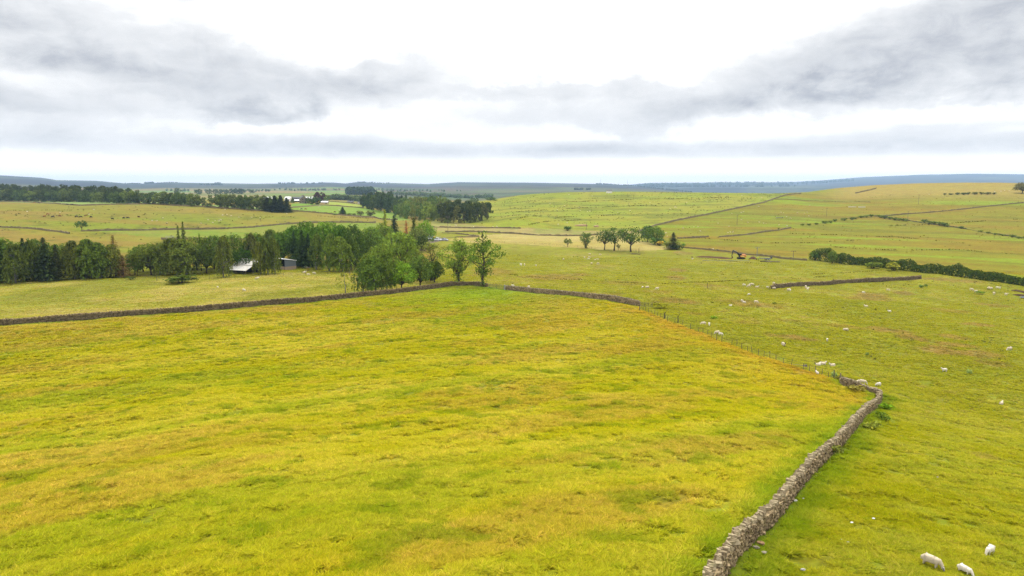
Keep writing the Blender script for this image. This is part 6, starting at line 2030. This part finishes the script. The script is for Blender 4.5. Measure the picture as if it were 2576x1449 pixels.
log_(1924, 658.5, 4.0, .28, 'dark log lying in front of the flatbed trailer', 0, BARK)
log_(1944, 659.5, 6.0, .26, 'longer pale log lying right of the dark log', -4, WOOD_PALE)
log_(2007, 921.5, 2.8, .16, 'grey fallen log lying along the fence', 2, WOOD)
log_(2015, 923, 2.0, .10, 'thinner bleached branch beside the fallen log', -6, WOOD_PALE)
log_(1600, 639.5, 4.5, .22, 'fallen trunk at the edge of the straw field', -6, WOOD)
for (u, v, L, label, c) in [(2144, 522, 7.0, 'left one of two white troughs on the brown slope', B(246, 246, 244)), (2168, 522.6, 6.5, 'right one of two white troughs on the brown slope', B(246, 246, 244)), (1961, 549, 6.0, 'pale trough among the sheep on the brown slope', S(246, 236, 214)),
                            (1462, 568.8, 10, 'long pale sandy scar at the foot of the green hill', S(240, 200, 150)), (1500, 571, 4, 'smaller pale boulder right of the long sandy one', S(232, 206, 176))]:
    p = P(u, v)
    if 'trough' in label:
        t = thing('feed_trough', label, 'trough', p, .03)
        m = MB(); m.prism([(-.5, .9), (-.35, .35), (.35, .35), (.5, .9), (.42, .9), (.3, .45), (-.3, .45), (-.42, .9)], -L / 2, L / 2)
        put('basin', m.mesh('basin', simple('trough_white' if c[2] > .35 else 'trough_cream', c, .06, 2, .5, .3)), t)
        for x in (-L / 2 + .4, L / 2 - .4):
            m = MB(); m.box((x, 0, .17), (.12, .6, .4)); put('leg', m.mesh('leg', GALV), t)
    else:
        mb = MB(); q = RS(3)
        bm_ = bmesh.new(); bmesh.ops.create_icosphere(bm_, subdivisions=3, radius=1)
        for w in bm_.verts:
            k = 1 + .3 * (float(vnoise(np.array(w.co.x * 2), np.array(w.co.z * 2 + w.co.y), 3)) - .5)
            w.co = Vector((w.co.x * L / 2 * k, w.co.y * 1.6 * k, max(-.2, w.co.z * 1.5 * k)))
        me = bpy.data.meshes.new('boulder'); bm_.to_mesh(me); bm_.free()
        me.materials.append(simple('sandstone', c, .15, 1.0, .9, .1, bmp=.4))
        tag(put('boulder', me, loc=p), label.replace('scar', 'boulder'), 'rock')
# loose stones fallen from the near wall
_st = RS(8)
for (u, v, L, hd, c, label) in [(1913, 1376, .55, -30, S(206, 166, 120), 'tan slab of stone lying off the near wall'), (1903, 1387, .45, -30, S(190, 180, 150), 'grey stone just below the tan slab'), (1921, 1399, .36, -5, S(226, 214, 180), 'pale stone right of the grey stone'),
                                (2019, 1443, .34, -8, S(240, 236, 222), 'white stone near the bottom edge of the pasture'), (2142, 1322, .22, 0, B(240, 240, 236), 'white stone left of a pair in open pasture'), (2197, 1312, .24, 10, B(240, 240, 236), 'white stone right of a pair in open pasture'),
                                (2133, 1372, .18, 0, S(246, 246, 246), 'tiny white stone below the pair in the pasture'), (2116, 1365, .14, 0, S(246, 246, 246), 'smallest white stone in the lower pasture'), (2358, 1206, .16, 0, S(250, 250, 250), 'small white stone alone high in the pasture'),
                                (2001, 1267, .34, 25, S(244, 240, 230), 'white stone at the foot of the near wall'), (2020, 1261, .20, 20, S(240, 238, 230), 'little pale stone beside the near wall foot')]:
    bm_ = bmesh.new(); bmesh.ops.create_icosphere(bm_, subdivisions=2, radius=.5)
    for w in bm_.verts:
        k = 1 + .25 * _st.randn() * .5
        w.co = Vector((w.co.x * L * .7 * k, w.co.y * L * .45 * k, w.co.z * L * .3 * k))
    me = bpy.data.meshes.new('stone'); bm_.to_mesh(me); bm_.free()
    me.materials.append(simple('loose_%d' % u, c, .15, 4.0, .9, .1))
    p = P(u, v)
    tag(put('fallen_stone', me, loc=p + Vector((0, 0, L * .10 + .16)), rz=math.radians(hd)), label, 'stone', 'loose stones')

# ------------------------------------------------------------------ buildings
TIN = simple('tin_roof', B(206, 204, 196), .2, .8, .5, .4, second=B(176, 160, 118), second_at=(.48, .66), stretch=(4, .5, 1))
CLAD = simple('grey_cladding', S(156, 166, 178), .06, 1.0, .6, .3, stretch=(6, 6, .3))
BLOCK = simple('concrete_block', S(246, 214, 184), .12, 1.5, .9, .1)
ROOFWHITE = simple('white_sheet_roof', B(248, 248, 246), .05, .5, .5, .4)
SLATE = simple('slate_roof', S(138, 136, 134), .15, 1.0, .7, .3)
STONEWALL = simple('house_stone', S(196, 178, 150), .2, 1.2, .9, .1, second=S(160, 142, 116), second_at=(.5, .62))
RENDER = simple('white_render', B(244, 240, 230), .05, 1.0, .8, .2)
DARKIN = simple('opening_shade', S(52, 50, 48), .1, 1.0, .9, .1)  # near-black colour standing in for the shade inside open sheds and doorways


def gable_house(name, label, cat, p, rz, L, Wd, eave, ridge, wall, roof, windows=(), doors=(), chimneys=(), over=.3, end_wall=None):
    t = thing(name, label, cat, p, rz)
    mb = MB()
    mb.prism([(-Wd / 2, -1), (Wd / 2, -1), (Wd / 2, eave), (0, ridge - .12), (-Wd / 2, eave)], -L / 2, L / 2)
    put('wall', mb.mesh('wall', wall), t)
    sl = (ridge - eave) / (Wd / 2)
    o_ = Wd / 2 + over
    mb = MB()
    mb.prism([(-o_, eave - over * sl), (-o_, eave - over * sl + .2), (0, ridge + .2), (o_, eave - over * sl + .2), (o_, eave - over * sl), (0, ridge)], -L / 2 - over, L / 2 + over)
    r = put('roof', mb.mesh('roof', roof), t)
    for x in chimneys:
        mb = MB(); mb.box((x, 0, ridge + .5), (.9, .7, 1.5)); mb.box((x, 0, ridge + 1.3), (1.05, .85, .15))
        put('chimney', mb.mesh('chimney', STONEWALL), r)
    for (face, a, z, w, h) in windows:
        mb = MB(); fm = MB()
        if face in 'fb':
            y = -Wd / 2 - .02 if face == 'f' else Wd / 2 + .02
            mb.box((a, y, z), (w, .06, h)); fm.box((a, y - .02, z - h / 2 - .08), (w + .3, .16, .12))
        else:
            x = L / 2 + .02 if face == 'r' else -L / 2 - .02
            mb.box((x, a, z), (.06, w, h)); fm.box((x, a, z - h / 2 - .08), (.16, w + .3, .12))
        k = put('window', mb.mesh('window', GLASS), t)
        put('sill', fm.mesh('sill', RENDER), k)
    for (face, a, w, h) in doors:
        mb = MB()
        if face in 'fb':
            mb.box((a, -Wd / 2 - .03 if face == 'f' else Wd / 2 + .03, h / 2), (w, .08, h))
        else:
            mb.box((L / 2 + .03 if face == 'r' else -L / 2 - .03, a, h / 2), (.08, w, h))
        put('door', mb.mesh('door', DARKIN), t)
    return t


# tin shed: an open-ended lean-to with a big sheet roof falling towards the field
p = P(596, 689)
t = thing('tin_shed', 'shed with a rusty white corrugated roof among the birches', 'shed', p + Vector((1.5, 3.0, 0)), math.radians(-22))
for (y0, z0, y1, z1, nm) in ((-4.2, 1.35, -.55, 2.75, 'roof'), (-.75, 2.85, 3.4, 4.5, 'roof')):
    mb = MB()
    n = 60; V = []
    for i in range(n + 1):
        x = -4.5 + 9 * i / n; w = .05 * (i % 2)
        V += [(x, y0, z0 + w), (x, y1, z1 + w)]
    mb.add(V, [(2 * i, 2 * i + 2, 2 * i + 3, 2 * i + 1) for i in range(n)])
    o = put(nm, mb.mesh('roof', TIN), t)
    sm = o.modifiers.new('sheet', 'SOLIDIFY'); sm.thickness = .04
mb = MB(); mb.box((0, 3.3, 1.9), (8.6, .15, 4.6)); mb.box((-4.3, -.2, 1.0), (.15, 6.8, 2.6)); put('wall', mb.mesh('wall', STEEL), t)
for x in (-4.2, 0, 4.2):
    for y, h in ((-4.0, 1.35), (-.6, 2.75)):
        mb = MB(); mb.tube([(x, y, -.6), (x, y, h)], [.1, .1], 6); put('post', mb.mesh('post', WOOD_PALE), t)

# grey barn: single pitch, block base, dark open side
p = P(717, 679)
t = thing('grey_barn', 'grey clad single-pitch barn with a pinkish block base', 'barn', p, math.radians(140))
# local x runs along the open side (away to the left), local -y along the clad end (away to the right)
Lb, Wb = 9.0, 4.6
mb = MB(); mb.box((0 + .06, -Wb / 2, .35), (.22, Wb, 1.5)); mb.box((Lb / 2 + .2, -.1, .35), (Lb - .2, .22, 1.5)); put('base_wall', mb.mesh('base_wall', BLOCK), t)
mb = MB(); mb.add([(-.02, 0, 1.1), (-.02, -Wb, 1.1), (-.02, -Wb, 2.95), (-.02, 0, 3.75), (.12, 0, 1.1), (.12, -Wb, 1.1), (.12, -Wb, 2.95), (.12, 0, 3.75)], [(0, 1, 2, 3), (4, 7, 6, 5), (0, 3, 7, 4), (1, 5, 6, 2), (3, 2, 6, 7), (0, 4, 5, 1)]); put('cladding', mb.mesh('cladding', CLAD), t)
mb = MB(); mb.add([(-.25, .3, 3.86), (Lb, .3, 3.86), (Lb, -Wb - .2, 3.0), (-.25, -Wb - .2, 3.0), (-.25, .3, 4.0), (Lb, .3, 4.0), (Lb, -Wb - .2, 3.14), (-.25, -Wb - .2, 3.14)], [(0, 1, 2, 3), (7, 6, 5, 4), (0, 4, 5, 1), (1, 5, 6, 2), (2, 6, 7, 3), (3, 7, 4, 0)]); put('roof', mb.mesh('roof', ROOFWHITE), t)
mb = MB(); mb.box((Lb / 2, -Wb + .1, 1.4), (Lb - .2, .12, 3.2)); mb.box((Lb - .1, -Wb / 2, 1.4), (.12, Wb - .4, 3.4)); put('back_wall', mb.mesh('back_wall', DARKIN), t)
for x in (.1, 3.0, 6.0, 8.8):
    mb = MB(); mb.box((x, -.05, 1.9), (.16, .16, 3.8)); put('post', mb.mesh('post', STEEL), t)
gable_house('stone_cottage', 'old stone cottage gable glimpsed between trees', 'cottage', P(1038, 632) + Vector((0, 6, 0)), math.radians(22), 11, 6, 4.0, 6.6, STONEWALL, SLATE, [('r', 0, 2.2, .9, 1.2), ('f', 2, 2.0, 1.0, 1.2), ('f', -2, 2.0, 1.0, 1.2)], [('f', 0, 1.0, 2.0)], (-4.8, 4.8))
z_ = lambda pp, px: px / F * depth(pp)
p = P(763, 511.5)
gable_house('farmhouse', 'two-storey stone farmhouse with grey roof beside the copper beech', 'house', p, math.radians(-62), z_(p, 22), z_(p, 15), 5.2, 8.0, STONEWALL, SLATE, [('r', -1.2, 4.2, .9, 1.3), ('r', 1.2, 4.2, .9, 1.3), ('r', -1.2, 1.6, .9, 1.3), ('f', -2.4, 3.9, 1.0, 1.2), ('f', 2.4, 3.9, 1.0, 1.2), ('f', 2.4, 1.5, 1.0, 1.2)], [('f', 0, 1.1, 2.1), ('r', 1.3, 1.0, 2.1)], (-4.2, 4.2))
for (u, v, lpx, wpx, hpx, hd, wall, roof, label, back) in [
        (673, 503.5, 22, 14, 8, 4, RENDER, ROOFWHITE, 'white-roofed barn at the left end of the farm', 0), (726, 506, 16, 12, 11, -20, RENDER, ROOFWHITE, 'pale barn with a white roof left of the farmyard', 0),
        (743, 505, 28, 10, 9, 2, DARKIN, SLATE, 'long grey-roofed cattle shed behind the farmyard', 25), (750, 508, 18, 9, 6, 2, DARKIN, ROOFWHITE, 'low open shed with white roof beside the farmhouse', 0),
        (779, 507, 20, 12, 11, -8, STONEWALL, ROOFWHITE, 'white-roofed building behind the farmhouse', 18), (817, 512, 18, 9, 6, -6, BLOCK, ROOFWHITE, 'low flat shed right of the copper beech', 0),
        (882, 510.5, 15, 8, 5, 3, STONEWALL, SLATE, 'grey cottage beyond the farm fields', 0), (905, 512, 9, 7, 4.5, 0, RENDER, SLATE, 'small white cottage beyond the farm fields', 0)]:
    p = P(u, v)
    if back:
        b = math.atan2(p.x, p.y); p = Vector((p.x + math.sin(b) * back, p.y + math.cos(b) * back, 0)); p.z = zat(p.x, p.y)
    Hh = z_(p, hpx)
    gable_house('farm_building', label, 'barn' if 'cottage' not in label else 'cottage', p, math.radians(hd), z_(p, lpx), z_(p, wpx), Hh * .58, Hh, wall, roof, [('f', 0, Hh * .3, 1.2, .8)], [('f', z_(p, lpx) * .28, 1.6, Hh * .4)])
p = P(1533, 484)
gable_house('farm_building', 'tiny white house on the crest of the green hill', 'house', W(1533, 845), .2, 6, 4, 2.2, 3.6, RENDER, SLATE)
# signpost and odds and ends
p = P(774, 683)
t = thing('signpost', 'wooden post with a pale slanting board beside the barn', 'sign', p, .2)
mb = MB(); mb.tube([(0, 0, -.2), (0, 0, 1.5)], [.12, .1], 6); put('post', mb.mesh('post', simple('tan_wood', S(206, 150, 110), .15, 3, .8, .2)), t)
mb = MB(); mb.box((0, 0, 0), (2.1, .08, .22)); o = put('board', mb.mesh('board', WOOD_PALE), t, (0, -.05, 1.5)); o.rotation_euler = (0, .22, 0)
for (u, v, hm, label) in [(1511, 463.5, 46, 'thin radio mast on the central skyline'), (1578, 484, 40, 'faint lattice mast standing behind the green hill')]:
    p = W(u, 5200 if u < 1550 else 3600)
    t = thing('radio_mast', label, 'mast', p)
    mb = MB()
    for a in range(3):
        w = a * 2.094
        mb.tube([(2.2 * math.cos(w), 2.2 * math.sin(w), -2), (.3 * math.cos(w), .3 * math.sin(w), hm)], [.35, .2], 4)
    put('lattice', mb.mesh('lattice', GALV), t)
    mb = MB(); mb.tube([(0, 0, hm), (0, 0, hm + 8)], [.2, .12], 4); put('aerial', mb.mesh('aerial', GALV), t)
# ------------------------------------------------------------------ haze
def build_haze():
    mb = MB()
    mb.box((0, 6400, 70), (24000, 14400, 230))
    m, t, out = new_mat('haze')
    v = t.n('ShaderNodeVolumePrincipled')
    v.inputs['Color'].default_value = (0.50, 0.72, 1.0, 1)
    v.inputs['Density'].default_value = 8.5e-5
    v.inputs['Anisotropy'].default_value = 0.2
    t.put(out.inputs['Volume'], v.outputs[0])
    o = put('haze', mb.mesh('haze', m))
    tag(o, 'thin blue air over the far hills', None, kind='stuff')


build_haze()
# ------------------------------------------------------------------ the standing grass of the near ground
def grass_clump(name, seed, blades=22, spread=.5, mat=None, seedy=0.0):
    r = RS(seed)
    V, Fc, n0 = [], [], 0
    for i in range(blades):
        a, b = r.rand() * 6.283, r.rand() ** .6 * spread * .5
        x, y = math.cos(a) * b, math.sin(a) * b
        d = r.rand() * 6.283 if r.rand() < .45 else .4 + r.randn() * .5    # most of it laid over one way by the wind
        L, w, lay = .30 + .26 * r.rand(), .026 + .024 * r.rand(), .45 + .65 * r.rand()
        px, py = -math.sin(d) * w, math.cos(d) * w
        pts = []
        for t, ww in ((0, 1), (.5, .8), (1, .18)):
            o = lay * L * t * t * 1.1
            pts.append((x + math.cos(d) * o, y + math.sin(d) * o, L * (t - .38 * lay * t * t), ww))
        for (X, Y, Z, ww) in pts:
            V += [(X - px * ww, Y - py * ww, Z), (X + px * ww, Y + py * ww, Z)]
        Fc += [(n0, n0 + 1, n0 + 3, n0 + 2), (n0 + 2, n0 + 3, n0 + 5, n0 + 4)]
        n0 += 6
    return bpy.data.objects.new(name, mesh_np(name, V, Fc, mat, smooth=False))


def build_grass():
    m, t, out = new_mat('grass_blade')
    at = t.n('ShaderNodeAttribute', attribute_type='INSTANCER'); at.attribute_name = 'gcol'
    isl = t.n('ShaderNodeNewGeometry').outputs['Random Per Island']
    k = t.rng(isl, 0, 1, .72, 1.32, smooth=False)
    c = t.mix(1.0, at.outputs['Color'], t.xyz(k, k, k), 'MULTIPLY')
    d = t.n('ShaderNodeBsdfDiffuse'); t.put(d.inputs[0], c)
    g = t.n('ShaderNodeBsdfTranslucent'); t.put(g.inputs[0], c)
    ms = t.n('ShaderNodeMixShader'); ms.inputs[0].default_value = .38
    t.put(ms.inputs[1], d.outputs[0]); t.put(ms.inputs[2], g.outputs[0])
    t.put(out.inputs[0], ms.outputs[0])
    clumps = [grass_clump('grass_clump', 300 + i, mat=m) for i in range(4)]
    rng = RS(5)
    N = 1150000
    # constant density on the ground near by, thinning out with distance
    r = (22.0 ** .9 + (330.0 ** .9 - 22.0 ** .9) * rng.rand(N)) ** (1 / .9)
    a = (rng.rand(N) * 2 - 1) * .80
    x, y = r * np.sin(a), r * np.cos(a)
    hill = inside(PG_STRAW, x, y)
    track = inside(PG_TRACK, x, y)
    keep = ~track
    patch = fbm(x / 1.7, y / 1.7, 301, 3)
    keep &= (patch + .25 * (rng.rand(N) - .5)) > .36
    x, y, r, patch = x[keep], y[keep], r[keep], patch[keep]
    n = len(x)
    col = ground_color(x, y)
    hay = inside(PG_MEADOW, x, y)
    q = rng.rand(n)
    # single tufts differ: some straw, some deep green
    col = np.where((q < .16)[:, None], col * np.array((1.16, 1.05, 1.7)), col)
    col = np.where((q > .80)[:, None], col * np.array((.78, .88, .68)), col)
    col = np.minimum(col * (1.84 + .5 * rng.rand(n))[:, None], .64)
    xs, ys = x * CA + y * SA, -x * SA + y * CA
    big = fbm(xs / 3.2, ys / 1.3, 307, 3)
    sc = np.where(hay, (.30 + .40 * big), .22 + .34 * big) * (.8 + .5 * rng.rand(n)) * (1 - .3 * sstep(120, 300, r))
    dw = pdist(L_NW, x, y)
    sc = np.where(dw < .75, 0.0, np.where((dw < 2.2), sc * 1.35, sc))
    dl = np.minimum(pdist(L_LW, x, y), pdist(L_MW, x, y))
    sc = np.where(dl < .6, 0.0, np.where(dl < 3.0, sc * .6, sc))
    z = ground_z(x, y) + (fbm(x / 1.3, y / 0.8, 5, 3) - .5) * 0.34 * (1 - sstep(140, 300, r)) + (fbm(x / 7.0, y / 4.0, 6, 3) - .5) * 0.6 * sstep(20, 60, r) * (1 - .7 * sstep(300, 500, r))
    me = bpy.data.meshes.new('standing_grass')
    me.vertices.add(n)
    me.vertices.foreach_set('co', np.stack([x, y, z - .04], 1).astype(np.float32).ravel())
    wind = WALL_ANG + .25
    rot = np.stack([rng.randn(n) * .12, rng.randn(n) * .12, wind + rng.randn(n) * .9 + (fbm(x / 14., y / 14., 311, 2) - .5) * 3.0], 1)
    for nm, typ, arr in (('gcol', 'FLOAT_COLOR', np.concatenate([col, np.ones((n, 1))], 1)), ('rot', 'FLOAT_VECTOR', rot), ('scl', 'FLOAT_VECTOR', np.stack([sc * 1.25, sc * 1.25, sc], 1)), ('pick', 'INT', rng.randint(0, 4, n))):
        at_ = me.attributes.new(nm, typ, 'POINT')
        at_.data.foreach_set({'FLOAT_COLOR': 'color', 'FLOAT_VECTOR': 'vector', 'INT': 'value'}[typ], arr.astype(np.int32 if typ == 'INT' else np.float32).ravel())
    o = put('standing_grass', me)
    tag(o, 'long wind-laid grass over the meadow and pasture', None, kind='stuff')
    ng = bpy.data.node_groups.new('grass', 'GeometryNodeTree')
    ng.interface.new_socket('Geometry', in_out='INPUT', socket_type='NodeSocketGeometry')
    ng.interface.new_socket('Geometry', in_out='OUTPUT', socket_type='NodeSocketGeometry')
    gi, go = ng.nodes.new('NodeGroupInput'), ng.nodes.new('NodeGroupOutput')
    join = ng.nodes.new('GeometryNodeJoinGeometry')
    def named(nm, typ):
        nd = ng.nodes.new('GeometryNodeInputNamedAttribute'); nd.data_type = typ
        nd.inputs['Name'].default_value = nm
        return [s for s in nd.outputs if s.enabled][0]
    rt, sl, pk = named('rot', 'FLOAT_VECTOR'), named('scl', 'FLOAT_VECTOR'), named('pick', 'INT')
    e2r = ng.nodes.new('FunctionNodeEulerToRotation')
    ng.links.new(rt, e2r.inputs[0])
    for i, c in enumerate(clumps):
        inf = ng.nodes.new('GeometryNodeObjectInfo'); inf.inputs['Object'].default_value = c
        inst = ng.nodes.new('GeometryNodeInstanceOnPoints')
        cmp_ = ng.nodes.new('FunctionNodeCompare'); cmp_.data_type = 'INT'; cmp_.operation = 'EQUAL'
        ia = [s for s in cmp_.inputs if s.type == 'INT']
        ng.links.new(pk, ia[0]); ia[1].default_value = i
        ng.links.new(gi.outputs[0], inst.inputs['Points'])
        ng.links.new(cmp_.outputs[0], inst.inputs['Selection'])
        ng.links.new(inf.outputs['Geometry'], inst.inputs['Instance'])
        ng.links.new(e2r.outputs[0], inst.inputs['Rotation'])
        ng.links.new(sl, inst.inputs['Scale'])
        ng.links.new(inst.outputs[0], join.inputs[0])
    ng.links.new(join.outputs[0], go.inputs[0])
    md = o.modifiers.new('grass', 'NODES'); md.node_group = ng
    print('grass clumps', n)


build_grass()
